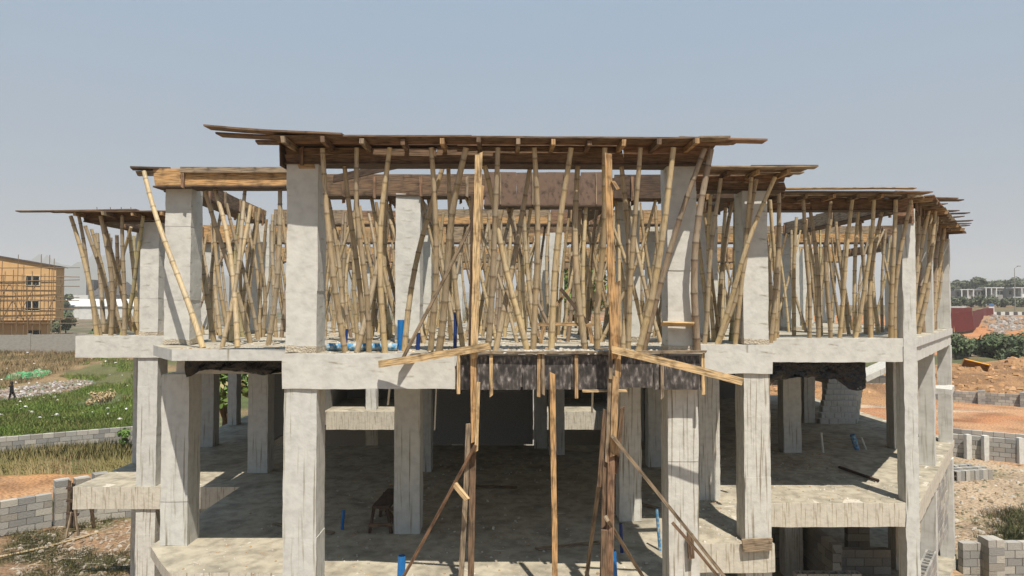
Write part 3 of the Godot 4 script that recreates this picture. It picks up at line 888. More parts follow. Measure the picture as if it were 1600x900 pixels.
	for k in widths.size():
		var cutb: float = [0.0, 0.0, 0.0, 0.0, 0.03, 0.0][k]
		board("shutter_panel", s2, v(x + 0.004, 6.51 + cutb / 2, 9.42), v(x + widths[k] - 0.004, 6.51 + cutb / 2, 9.42), 0.46 - cutb, 0.02, M.film, Vector3.UP, 0.002)
		x += widths[k]
	board("top_rail", s2, v(-0.70, 6.79, 9.38), v(2.62, 6.80, 9.38), 0.035, 0.09, M.weathered)
	board("bottom_rail", s2, v(0.95, 6.27, 9.40), v(1.55, 6.27, 9.40), 0.03, 0.08, M.pale)
	for c in [[-0.72, 0.02], [-0.28, 0.05], [0.36, 0.06], [0.42, 0.03], [0.87, 0.08], [2.03, 0.08], [2.585, 0.03]]:
		board("cleat", s2, v(c[0], 6.29 - c[1] - 0.04, 9.385), v(c[0], 6.77, 9.385), 0.045, 0.035, shade(["weathered", "tan", "pale"]), Vector3.RIGHT, 0.004)

# ---------------------------------------------------------------- props
func make_props() -> void:
	var J := DECK - 0.085
	# under the front edge: x of foot and head in the photograph at their own distances
	var rows := [
		[540, 502, 9.62, 9.25, J, 0.046], [571, 537, 10.2, 9.62, SOFFIT - 0.03, 0.044], [577, 556, 9.75, 9.2, J, 0.043], [558, 604, 9.62, 9.9, SOFFIT - 0.02, 0.043], [602, 608, 9.6, 9.2, J, 0.044], [632, 697, 10.0, 10.0, 9.62, 0.045], [673, 673, 9.72, 9.2, J, 0.045], [686, 728, 9.85, 9.2, J, 0.055],
		[724, 700, 9.9, 9.8, SOFFIT, 0.040], [762, 778, 9.7, 9.2, J, 0.046], [774, 830, 9.72, 9.9, SOFFIT + 0.1, 0.045], [824, 757, 9.75, 9.6, SOFFIT - 0.03, 0.047], [833, 835, 9.68, 9.2, J, 0.046], [861, 893, 9.65, 9.2, J, 0.048], [915, 903, 9.7, 9.62, SOFFIT - 0.03, 0.050], [933, 946, 9.8, 9.2, J, 0.047], [973, 972, 9.66, 9.65, SOFFIT - 0.03, 0.045], [981, 1002, 9.66, 9.2, J, 0.042], [997, 1054, 9.66, 9.2, J, 0.050], [1004, 1103, 9.7, 9.25, J, 0.048], [1089, 1113, 9.6, 9.3, J, 0.055]]
	for k in rows.size():
		var q: Array = rows[k]
		prop(v(xat(q[0], q[2]), FLOOR_TWO, q[2]), v(xat(q[1], q[3]), q[4], q[3]), q[5], "%s bamboo prop from the left under the front middle roof edge" % ordinal(k), "bamboo props under the front roof edge", 10)
	var left := [[318, 222, 10.75, 11.25, 9.62], [348, 381, 11.0, 11.5, 9.36], [372, 334, 10.9, 11.5, 9.36], [335, 300, 12.6, 12.4, 9.36], [392, 318, 12.2, 11.6, 9.36], [362, 390, 12.6, 13.2, 9.36], [404, 352, 13.4, 13.0, 9.36], [330, 345, 13.6, 13.6, 9.36], [411, 398, 14.6, 14.2, 9.36], [380, 372, 14.6, 14.4, 9.36], [420, 436, 11.6, 11.5, 9.36], [345, 330, 15.4, 15.6, 9.3], [432, 425, 14.5, 14.6, 9.36]]
	for k in left.size():
		var q: Array = left[k]
		var lab := "long pale bamboo prop leaning across the left bay column" if k == 0 else "%s bamboo prop in the left bay tangle, counting from its leaning front prop" % ordinal(k)
		prop(v(xat(q[0], q[2]), FLOOR_TWO, q[2]), v(xat(q[1], q[3]), q[4], q[3]), rr(0.040, 0.05), lab, "bamboo props in the left bay", 10)
	var wing := [[152, 108, 15.5, 15.1], [158, 121, 15.6, 15.15], [178, 131, 16.4, 15.9], [186, 141, 17.2, 16.6], [174, 155, 15.5, 15.1], [163, 150, 17.5, 17.5], [195, 189, 15.45, 15.1], [176, 168, 18.2, 17.6], [189, 172, 19.0, 18.6], [208, 181, 18.8, 18.0], [191, 222, 15.6, 15.1], [166, 203, 16.8, 16.2], [210, 208, 18.4, 18.2], [214, 200, 17.0, 16.9]]
	for k in wing.size():
		var q: Array = wing[k]
		prop(v(xat(q[0], q[2]), FLOOR_TWO, q[2]), v(xat(q[1], q[3]), 9.40 if q[2] < 15.7 else 9.28, q[3]), rr(0.045, 0.062), "%s bamboo prop from the left under the far left wing" % ordinal(k), "bamboo props under the far left wing", 10)
	var bay := [[1100, 1128, 11.85, 11.4, J], [1115, 1112, 12.6, 12.0, 9.36], [1118, 1146, 13.0, 12.8, 9.36], [1128, 1135, 13.6, 13.6, 9.36], [1122, 1184, 11.85, 11.5, J], [1148, 1176, 11.8, 11.3, J], [1120, 1213, 11.85, 11.3, J], [1141, 1150, 12.9, 12.6, 9.36], [1203, 1219, 12.3, 12.0, J], [1209, 1205, 13.2, 12.6, 9.36], [1206, 1193, 14.5, 14.3, 9.36]]
	for k in bay.size():
		var q: Array = bay[k]
		prop(v(xat(q[0], q[2]), FLOOR_TWO, q[2]), v(xat(q[1], q[3]), q[4], q[3]), rr(0.042, 0.05), "%s bamboo prop from the left in the bay right of the middle" % ordinal(k), "bamboo props in the bay right of the middle", 10)
	var right := [[1213, 1219, 14.2, 13.7], [1264, 1257, 14.2, 13.7], [1278, 1268, 14.4, 14.2], [1297, 1300, 14.3, 13.9], [1311, 1334, 14.2, 13.7], [1335, 1343, 14.3, 14.2], [1336, 1368, 14.2, 13.7], [1360, 1380, 14.3, 14.2], [1391, 1402, 14.15, 13.7], [1397, 1426, 14.15, 13.7], [1240, 1246, 15.2, 15.0], [1282, 1300, 15.6, 15.4], [1326, 1308, 16.0, 15.8], [1352, 1345, 16.2, 15.8], [1318, 1326, 17.0, 16.8], [1372, 1362, 16.8, 16.6]]
	for k in right.size():
		var q: Array = right[k]
		var front: bool = q[3] < 13.95
		prop(v(xat(q[0], q[2]), FLOOR_TWO, q[2]), v(xat(q[1], q[3]), J if front else 9.36, q[3]), rr(0.045, 0.054), ("%s bamboo prop from the left in the right wing" % ordinal(k)) if k < 10 else "%s bamboo prop standing behind the front row of the right wing" % ordinal(k - 10), "bamboo props in the right wing", 10)
	# raking side: feet on the side beam, heads under the jutting deck
	for k in 20:
		var f := (k + 0.5) / 20.0
		var q := Vector2(8.45, 14.5).lerp(Vector2(12.9, 20.6), clampf(f + rr(-0.02, 0.02), 0, 1))
		var out := rr(-0.25, 0.28)
		var h := q + Vector2(0.8, -0.6) * out + Vector2(0.6, 0.8) * rr(-0.25, 0.25)
		var foot := q + Vector2(-0.8, 0.6) * rr(0.12, 0.35)
		prop(v(foot.x, FLOOR_TWO, foot.y), v(h.x, J + 0.02, h.y), rr(0.042, 0.066), "%s bamboo prop from the corner along the raking right side" % ordinal(k), "bamboo props along the raking right side", 8)
	# interior rows under the beam boxes
	var inner := [
		[-3.2, 4.0, 12.35, 28, "bamboo prop under the second row beam box of the middle bay"],
		[-5.6, 4.0, 14.5, 32, "bamboo prop between the second and third row beam boxes"],
		[-5.6, 4.0, 16.75, 34, "bamboo prop under the third row beam box"],
		[-9.0, 11.4, 19.5, 40, "bamboo prop along the near edge of the courtyard"],
		[-9.0, 12.4, 26.75, 34, "bamboo prop along the far edge of the courtyard"],
		[4.6, 10.5, 17.6, 18, "bamboo prop deep inside the right wing"],
		[4.6, 10.8, 22.4, 17, "bamboo prop at the back of the right wing"]]
	for r in inner:
		for k in r[3]:
			var x: float = lerpf(r[0], r[1], (k + rr(0.1, 0.9)) / r[3])
			var d: float = r[2] + rr(-0.35, 0.45)
			if r[2] > 19.0 and r[2] < 20.0:
				d = minf(d, 19.65)
			if r[2] > 26.0:
				d = maxf(d, 26.6)
			var lean := rr(-0.55, 0.55)
			if rng.randf() < 0.25:
				lean *= 2.0
			var hx := clampf(x + lean, r[0] - 0.3, r[1] + 0.3)
			prop(v(x, FLOOR_TWO, d), v(hx, SOFFIT - 0.03, r[2] + rr(-0.15, 0.15)), rr(0.034, 0.046), "%s from the left, %s" % [ordinal(k), r[4]], r[4].replace("bamboo prop", "bamboo props"), 7)

	var spots := []
	var tints := []
	for k in 190:
		var d: float = [13.4, 15.6, 18.2, 18.9, 21.2, 22.3, 28.0, 29.4, 30.2][k % 9] + rr(-0.4, 0.4)
		var x := rr(-8.6, 3.6) if k % 3 else rr(4.6, 11.0)
		if d < 15.3:
			x = rr(-5.5, 3.8)
		var a := v(x, FLOOR_TWO, d)
		var b := v(x + rr(-0.7, 0.7), SOFFIT - 0.02, d + rr(-0.4, 0.4))
		var t := along(a, b, Vector3.BACK)
		t.basis = t.basis.scaled_local(Vector3(a.distance_to(b) / 2.6, 1, 1))
		spots.append(t)
		var c := Color(1, 1, 1).lerp(Color(0.7, 0.66, 0.62), rng.randf()) * rr(0.8, 1.1)
		c.a = 1
		tints.append(c)
	scatter("far_bamboo_props", "thicket of more bamboo props crowded deep inside the upper floor", "bamboo props", bamboo_mesh(Vector3.ZERO, Vector3(2.6, 0, 0), 0.038, 7), M.bamboo, spots, tints)

# ---------------------------------------------------------------- loose timber, pipes and clutter on the building
func make_timber() -> void:
	# two tall spliced scaffold posts standing on the ground in front of the slab edge
	var p := thing("timber_post", "tall spliced timber post with a diagonal strut, left of the two at the front", "timber post", v(-0.6, 0, 9.0))
	board("post_board", p, at(748, 240, 9.02), at(741, 560, 9.05), 0.095, 0.045, M.pale, Vector3.RIGHT)
	board("post_board", p, at(739, 305, 9.07), at(735, 548, 9.1), 0.06, 0.04, M.dark, Vector3.RIGHT)
	board("post_board", p, at(754, 290, 9.08), at(746, 420, 9.08), 0.05, 0.04, M.tan, Vector3.RIGHT)
	board("post_board", p, at(740, 545, 9.08), at(741, 690, 9.08), 0.075, 0.045, M.fresh, Vector3.RIGHT)
	board("post_board", p, at(748, 597, 9.05), at(744, 705, 9.06), 0.045, 0.05, M.pale, Vector3.RIGHT)
	board("post_board", p, at(732, 662, 9.1), at(717, 960, 9.15), 0.065, 0.045, M.weathered, Vector3.RIGHT)
	board("post_board", p, at(740, 690, 9.12), v(xat(730, 9.1), 0.0, 9.1), 0.08, 0.05, M.brown, Vector3.RIGHT)
	board("strut", p, at(743, 695, 9.0), on(618, 922, FLOOR_ONE) + Vector3(0, 0.0, 0), 0.085, 0.04, M.red, Vector3.BACK)
	board("cleat", p, at(711, 757, 9.0), at(730, 781, 8.9), 0.06, 0.05, M.pale)
	p = thing("timber_post", "bundled timber post with two diagonal struts, right of the two at the front", "timber post", v(1.35, 0, 9.0))
	board("post_board", p, at(950, 240, 8.98), at(960, 560, 9.0), 0.09, 0.045, M.fresh, Vector3.RIGHT)
	board("post_board", p, at(964, 440, 9.04), at(965, 590, 9.04), 0.08, 0.04, M.tan, Vector3.RIGHT)
	board("post_board", p, at(954, 500, 9.03), at(954, 592, 9.03), 0.05, 0.04, M.weathered, Vector3.RIGHT)
	board("post_board", p, at(962, 588, 9.02), at(958, 712, 9.02), 0.085, 0.045, M.tan, Vector3.RIGHT)
	board("post_board", p, at(953, 588, 9.06), at(948, 722, 9.06), 0.05, 0.045, M.weathered, Vector3.RIGHT)
	board("post_board", p, at(946, 640, 9.1), at(936, 760, 9.12), 0.06, 0.045, M.brown, Vector3.RIGHT)
	board("post_board", p, at(973, 636, 9.1), at(962, 740, 9.12), 0.055, 0.045, M.brown, Vector3.RIGHT)
	board("post_board", p, at(955, 700, 9.05), v(xat(944, 9.1), 0.0, 9.1), 0.09, 0.05, M.red, Vector3.RIGHT)
	board("post_board", p, at(947, 716, 9.1), v(xat(930, 9.15), 0.0, 9.15), 0.09, 0.05, M.brown, Vector3.RIGHT)
	board("post_board", p, at(938, 740, 9.15), on(915, 905, FLOOR_ONE) + Vector3(0, 0, 0.05), 0.05, 0.045, M.weathered, Vector3.RIGHT)
	board("post_board", p, at(944, 828, 8.95), v(xat(938, 8.95), 2.9, 8.95), 0.085, 0.04, M.brown, Vector3.RIGHT)
	board("strut", p, at(957, 682, 8.95), at(1135, 905, 9.25), 0.08, 0.045, M.weathered, Vector3.BACK)
	board("strut", p, at(1052, 818, 9.06), at(1128, 908, 9.15), 0.07, 0.04, M.brown, Vector3.BACK)
	board("strut", p, at(948, 810, 8.98), on(1012, 912, FLOOR_ONE), 0.07, 0.045, M.weathered, Vector3.BACK)
	board("cleat", p, at(958, 283, 8.95), at(966, 296, 8.93), 0.04, 0.04, M.tan)
	lone_board("timber_board", at(592, 569, 9.3), at(765, 541, 8.93), 0.095, 0.03, M.pale, "pale board nailed flat across the left front post at slab level", "board")
	lone_board("timber_board", at(746, 330, 9.12), at(625, 568, 9.33), 0.085, 0.04, M.weathered, "sloping brown board running down from the left front post", "board", Vector3.BACK)
	lone_board("timber_board", at(956, 546, 8.93), at(1160, 596, 8.9), 0.095, 0.03, M.pale, "pale board sloping right from the right front post at slab level", "board", Vector3.UP)
	lone_board("timber_board", at(863, 583, 9.25), v(xat(869, 9.15), 0.0, 9.15), 0.07, 0.045, M.fresh, "thin lone orange upright between the two front posts", "post", Vector3.RIGHT)
	lone_board("timber_board", at(1160, 852, 11.55), at(1206, 850, 11.55), 0.2, 0.04, M.weathered, "short weathered board on the slab edge below the right bay column", "board")
	lone_board("timber_board", at(1078, 832, 9.55), at(1080, 872, 9.55), 0.08, 0.06, M.brown, "short timber offcut fixed to the right front column", "board", Vector3.RIGHT)
	lone_board("timber_board", at(1034, 506, 9.5), at(1084, 507, 9.5), 0.22, 0.02, M.pale, "splintered plywood offcut stuck on the right front column", "board", Vector3(0, 0.25, 1))
	lone_board("timber_board", at(985, 541, 9.7), at(900, 550, 9.55), 0.1, 0.03, M.weathered, "weathered board lying on the slab edge behind the right post", "board", Vector3.BACK)
	var off := [[-4.3, 12.6, 1.3, 0.4], [-2.4, 13.4, 0.9, 1.2], [0.4, 11.3, 1.1, -0.3], [2.0, 14.6, 1.4, 0.9], [-0.9, 15.2, 1.0, 0.1]]
	for k in off.size():
		var q: Array = off[k]
		var dir: Vector3 = Vector3(cos(q[3]), 0, sin(q[3])) * q[2]
		lone_board("timber_offcut", v(q[0], FLOOR_ONE + 0.02, q[1]), v(q[0], FLOOR_ONE + 0.02, q[1]) + dir, 0.1, 0.03, [M.weathered, M.brown, M.weathered][k % 3], "%s loose timber offcut from the left lying on the lower floor" % ordinal([0, 1, 3, 4, 2][k]), "board", Vector3.BACK if absf(q[3]) < 0.8 else Vector3.RIGHT, "offcuts on the lower floor")
	# trestle in the middle of the upper floor
	var t := thing("timber_trestle", "small timber trestle standing among props at the middle of the upper floor", "trestle", v(xat(885, 12.0), FLOOR_TWO, 12.0))
	for s: float in [-1.0, 1.0]:
		board("leg", t, v(xat(885, 12.0) + s * 0.45, FLOOR_TWO, 12.0), v(xat(885, 12.0) + s * 0.4, FLOOR_TWO + 0.3, 12.0), 0.07, 0.05, M.tan, Vector3.RIGHT)
	board("rail", t, v(xat(885, 12.0) - 0.6, FLOOR_TWO + 0.33, 12.0), v(xat(885, 12.0) + 0.6, FLOOR_TWO + 0.33, 12.0), 0.06, 0.05, M.tan)
	board("brace", t, v(xat(860, 12.0), FLOOR_TWO + 0.55, 12.0), v(xat(890, 12.0), FLOOR_TWO + 0.95, 12.0), 0.05, 0.03, M.tan)
	board("brace", t, v(xat(876, 11.9), FLOOR_TWO + 0.95, 11.9), v(xat(918, 11.9), FLOOR_TWO + 0.35, 11.9), 0.06, 0.03, M.dark)
	# bench on the lower floor
	var bx := xat(597, 12.2)
	t = thing("timber_bench", "small dark timber bench seen end-on beside the middle column", "bench", v(bx, FLOOR_ONE, 12.6))
	board("seat", t, v(bx + 0.02, FLOOR_ONE + 0.47, 12.05), v(bx + 0.08, FLOOR_ONE + 0.47, 13.25), 0.30, 0.04, M.dark, Vector3.RIGHT)
	for e in [12.15, 13.1]:
		for s: float in [-1.0, 1.0]:
			board("leg", t, v(bx + s * 0.19, FLOOR_ONE, e), v(bx + s * 0.11, FLOOR_ONE + 0.45, e), 0.05, 0.05, M.dark, Vector3.RIGHT)
		board("rung", t, v(bx - 0.2, FLOOR_ONE + 0.15, e - 0.03), v(bx + 0.2, FLOOR_ONE + 0.15, e - 0.03), 0.06, 0.025, M.brown)
	# pipes
	pipe("drain_pipe", v(xat(627, 10.1), FLOOR_TWO, 10.1), at(627, 500, 10.1), 0.055, M.blue, "thick upright blue pipe at the foot of the second row column")
	pipe("drain_pipe", v(xat(512, 9.95), FLOOR_TWO + 0.06, 9.95), v(xat(622, 9.95), FLOOR_TWO + 0.06, 9.95), 0.055, M.dusty_blue, "dusty blue pipe lying along the slab edge of the middle bay")
	pipe("drain_pipe", v(xat(711, 9.9), FLOOR_TWO, 9.9), at(712, 488, 9.9), 0.026, M.navy, "thin navy pipe standing left of the left front post")
	pipe("drain_pipe", v(xat(541, 11.2), FLOOR_TWO, 11.2), at(542, 514, 11.2), 0.022, M.navy, "short navy pipe stub behind the lying dusty pipe")
	pipe("drain_pipe", v(xat(653, 10.2), FLOOR_TWO, 10.2), at(654, 520, 10.2), 0.03, M.navy, "short navy pipe stub right of the thick upright blue pipe")
	pipe("drain_pipe", v(xat(537, 12.35), FLOOR_ONE, 12.35), at(537, 797, 12.35), 0.026, M.blue, "slim blue pipe upright on the lower floor left of the bench")
	pipe("drain_pipe", v(xat(628, 9.85), FLOOR_ONE, 9.85), at(628, 868, 9.85), 0.055, M.blue, "thick blue pipe stub at the foot of the left strut")
	pipe("drain_pipe", v(xat(958, 9.85), FLOOR_ONE, 9.85), at(957, 860, 9.85), 0.052, M.blue, "thick blue pipe stub at the foot of the right front post")
	pipe("drain_pipe", v(xat(1029, 11.3), FLOOR_ONE, 11.3), at(1026, 795, 11.3), 0.025, M.dusty_blue, "slim pale blue pipe upright left of the right front column")
	pipe("drain_pipe", v(xat(970, 11.2), FLOOR_ONE, 11.2), at(970, 818, 11.2), 0.028, M.navy, "slim navy pipe upright behind the right front post")
	pipe("drain_pipe", v(xat(1283, 18.8), FLOOR_ONE, 18.8), at(1283, 676, 18.8), 0.03, M.white_pipe, "slim pale pipe upright in front of the staircase")
	pipe("drain_pipe", v(xat(1336, 19.2), FLOOR_ONE, 19.2), at(1332, 679, 19.2), 0.07, M.dusty_blue, "thick leaning grey-blue pipe in front of the staircase")
	pipe("drain_pipe", v(xat(1350, 19.2), FLOOR_ONE, 19.2), at(1346, 684, 19.2), 0.025, M.white_pipe, "slim leaning pipe right of the thick grey-blue pipe")
	pipe("steel_channel", v(xat(1308, 16.9), FLOOR_ONE + 0.05, 16.9), v(xat(1368, 15.6), FLOOR_ONE + 0.05, 15.6), 0.035, M.steel, "dark steel bar lying on the lower floor of the right wing", "steel bar")
	pipe("conduit", at(609, 603, 10.6), at(606, 633, 10.6), 0.016, M.white_pipe, "short white conduit hanging left of the second row column")
	pipe("conduit", at(682, 600, 11.4), at(679, 672, 11.4), 0.012, M.white_pipe, "long white conduit hanging right of the second row column")
	pipe("conduit", at(926, 608, 11.0), at(925, 645, 11.0), 0.016, M.white_pipe, "white conduit hanging left of the right front post")
	# starter bars above the left wing
	for k in 4:
		var b := at([152, 173, 190, 205][k], 332, 15.6)
		single("rebar_hook", tube([b + Vector3(0.25, 0, 0) - b, Vector3.ZERO, Vector3(-0.01, 0.12, 0)], [0.008, 0.008, 0.008], [], 5), M.steel, "%s bent reinforcing bar from the left on the far left wing deck" % ordinal(k), "rebar", Transform3D(Basis(), b), "bent bars on the left wing deck")
	for k in 5:
		var b := at([836, 842, 848, 853, 724][k], 335, 16.7)
		single("rebar_stub", tube([Vector3.ZERO, Vector3(0.01, 0.2 + k * 0.02, 0)], [0.009, 0.009], [], 5), M.steel, "%s thin reinforcing bar stub rising from the third row beam box" % ordinal(k), "rebar", Transform3D(Basis(), b - Vector3(0, 0.1, 0)), "bar stubs on the third row beam box")

func tarp(called_label: String, a: Vector3, b: Vector3, drop: Array, sag: float) -> void:
	var s := Shape.new()
	var nu := 60
	var nv := 12
	var long := a.distance_to(b)
	for j in nv + 1:
		for k in nu + 1:
			var f := float(k) / nu
			var g := float(j) / nv
			var p := a.lerp(b, f)
			var dr: float = drop[mini(int(f * drop.size()), drop.size() - 1)]
			var nx: float = drop[mini(int(f * drop.size()) + 1, drop.size() - 1)]
			dr = lerpf(dr, nx, fposmod(f * drop.size(), 1.0))
			p.y -= g * dr + sin(f * PI) * sag * g
			p.z += sin(f * 31 + g * 4) * 0.035 * g + wide.get_noise_2d(f * long * 60, g * 60) * 0.12 * g
			p.y += wide.get_noise_2d(f * long * 90, 40 + g * 20) * 0.05 * g
			s.p.append(p - a)
	for j in nv + 1:
		for k in nu + 1:
			var dx := s.p[j * (nu + 1) + mini(k + 1, nu)] - s.p[j * (nu + 1) + maxi(k - 1, 0)]
			var dy := s.p[mini(j + 1, nv) * (nu + 1) + k] - s.p[maxi(j - 1, 0) * (nu + 1) + k]
			var nor := dx.cross(dy).normalized()
			s.n.append(nor if nor.z > 0 else -nor)
	for j in nv:
		for k in nu:
			var q := j * (nu + 1) + k
			s.i.append_array([q, q + nu + 1, q + 1, q + 1, q + nu + 1, q + nu + 2])
	single("plastic_sheet", s.mesh(), M.tarp, called_label, "plastic sheet", Transform3D(Basis(), a))

func scatter(called: String, label: String, category: String, mesh: Mesh, m: Material, spots: Array, cols: Array) -> void:
	var mm := MultiMesh.new()
	mm.transform_format = MultiMesh.TRANSFORM_3D
	mm.use_colors = cols.size() > 0
	mm.mesh = mesh
	mm.instance_count = spots.size()
	for k in spots.size():
		mm.set_instance_transform(k, spots[k])
		if cols.size():
			mm.set_instance_color(k, cols[k])
	var o := MultiMeshInstance3D.new()
	o.name = numbered(called)
	o.multimesh = mm
	o.material_override = m
	add_child(o)
	o.set_meta("kind", "stuff")
	tag(o, label, category)

func chip_mesh() -> ArrayMesh:
	var s := Shape.new()
	var q := [Vector3(-0.5, 0, -0.4), Vector3(0.5, 0, -0.5), Vector3(0.45, 0, 0.5), Vector3(-0.5, 0, 0.4), Vector3(-0.25, 0.6, -0.2), Vector3(0.25, 0.5, -0.25), Vector3(0.3, 0.55, 0.2), Vector3(-0.3, 0.5, 0.25)]
	for f in [[0, 1, 5, 4], [1, 2, 6, 5], [2, 3, 7, 6], [3, 0, 4, 7], [4, 5, 6, 7]]:
		var nor: Vector3 = (q[f[1]] - q[f[0]]).cross(q[f[3]] - q[f[0]]).normalized()
		var mid: Vector3 = (q[f[0]] + q[f[2]]) / 2
		if nor.dot(mid - Vector3(0, 0.2, 0)) < 0:
			nor = -nor
		s.quad(q[f[0]], q[f[1]], q[f[2]], q[f[3]], nor)
	return s.mesh()

func rubble(label: String, n: int, pick: Callable, lo: float, hi: float, colors: Array, stick := 0.0, called := "rubble") -> void:
	var spots := []
	var cols := []
	for k in n:
		var p: Vector3 = pick.call()
		var s := lo + (hi - lo) * pow(rng.randf(), 2.5)
		var b := Basis(Vector3.UP, rr(0, TAU)) * Basis(Vector3.RIGHT, rr(-0.3, 0.3))
		var sc := Vector3(s, s * rr(0.4, 0.9), s * rr(0.6, 1.0))
		if rng.randf() < stick:
			sc = Vector3(s * rr(2, 5), s * 0.25, s * 0.35)
		spots.append(Transform3D(b.scaled_local(sc), p))
		var c: Color = colors[rng.randi() % colors.size()] * rr(0.8, 1.15)
		c.a = 1
		cols.append(c)
	scatter(called, label, called.replace("_", " "), chip_mesh(), M.tint, spots, cols)

func make_clutter() -> void:
	tarp("crumpled black plastic sheet hanging under the left bay slab", v(-5.35, FLOOR_TWO - 0.17, 11.35), v(-3.2, FLOOR_TWO - 0.17, 11.2), [0.34, 0.22, 0.2, 0.26, 0.28, 0.2], 0.02)
	tarp("wide black plastic sheet hanging under the right wing slab", v(4.35, FLOOR_TWO - 0.46, 14.33), v(7.3, FLOOR_TWO - 0.44, 14.33), [0.34, 0.25, 0.42, 0.44, 0.40, 0.36, 0.38, 0.40, 0.62], 0.0)
	var conc := [Color(0.45, 0.42, 0.36), Color(0.38, 0.35, 0.30), Color(0.50, 0.47, 0.42), Color(0.30, 0.27, 0.22)]
	var conc_wood := conc + [Color(0.36, 0.25, 0.14), Color(0.30, 0.20, 0.12)]
	rubble("crumbs of concrete and splinters strewn on the lower floor", 1700, func(): return v(rr(-5.0, 2.6), FLOOR_ONE, 9.5 + 9.0 * pow(rng.randf(), 1.6)), 0.012, 0.055, conc_wood, 0.15)
	rubble("crumbs of concrete strewn on the lower floor of the right wing", 900, func(): return v(rr(4.4, 8.4), FLOOR_ONE, rr(14.1, 19.0)), 0.012, 0.06, conc_wood, 0.12)
	rubble("splinters strewn on the lower floor beside the right front column", 500, func(): return v(rr(2.65, 4.3), FLOOR_ONE, rr(11.65, 15.0)), 0.012, 0.06, conc_wood, 0.3)
	rubble("crumbs of concrete and splinters on the upper floor", 2400, func(): return v(rr(-5.0, 2.6), FLOOR_TWO, 10.4 + 8.0 * pow(rng.randf(), 1.4)), 0.012, 0.06, conc_wood, 0.2)
	rubble("crumbs on the upper floor edge of the middle bay", 500, func(): return v(rr(-2.6, 2.1), FLOOR_TWO, rr(9.47, 10.4)), 0.012, 0.05, conc_wood, 0.15)
	rubble("ragged concrete spill along the edge of the black shutter", 420, func(): return v(clampf(0.5 + rng.randfn() * 0.55, -0.6, 1.6), FLOOR_TWO + rr(-0.005, 0.035), rr(9.36, 9.62)), 0.02, 0.09, conc, 0.0)
	# building blockwork
	block_wall(v(8.1, GROUND_FLOOR, 17.4), v(8.1, GROUND_FLOOR, 21.8), 6, "dark interior block wall running back from its lit end, under the right wing")
	block_wall(v(6.2, GROUND_FLOOR, 19.7), v(7.6, GROUND_FLOOR, 19.7), 12, "full-height block wall in deep shade left of the interior wall")
	block_wall(v(8.35, GROUND_FLOOR, 19.1), v(10.3, GROUND_FLOOR, 19.1), 3, "low block wall across the ground floor of the right wing")
	block_wall(v(9.75, GROUND_FLOOR, 20.4), v(10.4, GROUND_FLOOR, 20.4), 9, "narrow block pier wall at the back of the right wing ground floor")
	block_wall(v(8.75, GROUND_FLOOR, 15.1), v(10.2, GROUND_FLOOR, 17.0), 6, "low sunlit block wall with hollow tops beside the right corner column", 0.0, true)
	block_wall(v(10.62, 1.02, 17.75), v(12.6, 1.02, 20.35), 9, "weathered block infill panel below the side beam of the right wing")
	block_wall(v(6.3, GROUND_FLOOR, 15.6), v(7.75, GROUND_FLOOR, 15.6), 6, "short block wall at the foot of the right wing in shade", 0.0, true)

# ---------------------------------------------------------------- vegetation
func leaf_crown(n: int, lobes: Array, leaf: float, cols: Array) -> ArrayMesh:
	var s := Shape.new()
	for k in n:
		var l: Array = lobes[rng.randi() % lobes.size()]
		var dir := Vector3(rng.randfn(), rng.randfn(), rng.randfn()).normalized()
		var rad: float = pow(rng.randf(), 0.42) * (1.0 + 0.25 * rough.get_noise_3d(dir.x * 60, dir.y * 60, dir.z * 60))
		var p: Vector3 = l[0] + dir * l[1] * rad
		var nor := (dir + Vector3(rr(-1, 1), rr(-0.4, 1.2), rr(-1, 1)) * 0.9).normalized()
		var t := nor.cross(Vector3(rr(-1, 1), rr(-1, 1), rr(-1, 1))).normalized()
		var b := nor.cross(t)
		var z := leaf * rr(0.6, 1.3)
		var c: Color = cols[rng.randi() % cols.size()] * rr(0.75, 1.25)
		c.a = 1
		var st := s.p.size()
		s.p.append_array([p - t * z, p + b * z * 0.45, p + t * z, p - b * z * 0.45])
		for q in 4:
			s.n.append(nor)
			s.c.append(c)
		s.i.append_array([st, st + 1, st + 2, st, st + 2, st + 3])
	return s.mesh()

func tree(called: String, where: Vector3, h: float, spread: float, n: int, leaf: float, cols: Array, label: String, group: String, bushy := false) -> Node3D:
	var t := thing(called, label, "bush" if bushy else "tree", where, group)
	var lobes := []
	var base := 0.25 if bushy else 0.55
	for k in (6 if bushy else 9):
		var an := rr(0, TAU)
		var r := spread * rr(0.1, 0.62)
		lobes.append([Vector3(cos(an) * r, h * rr(base, 0.86), sin(an) * r), Vector3(1, rr(0.6, 0.9), 1) * spread * rr(0.28, 0.5)])
	var tw := Shape.new()
	var pts := [Vector3.ZERO, Vector3(rr(-0.1, 0.1) * spread, h * 0.3, 0), Vector3(rr(-0.15, 0.15) * spread, h * 0.62, rr(-0.1, 0.1) * spread)]
	var tr := h * 0.03
	part("trunk", tube(pts, [tr, tr * 0.75, tr * 0.4], [], 7), M.bark, t)
	for k in 3:
		var l: Array = lobes[k]
		part("limb", tube([pts[1], (pts[1] + l[0]) / 2 + Vector3(0, -0.05 * h, 0), l[0]], [tr * 0.55, tr * 0.4, tr * 0.15], [], 5), M.bark, t)
	part("crown", leaf_crown(n, lobes, leaf, cols), M.leaf, t)
	return t

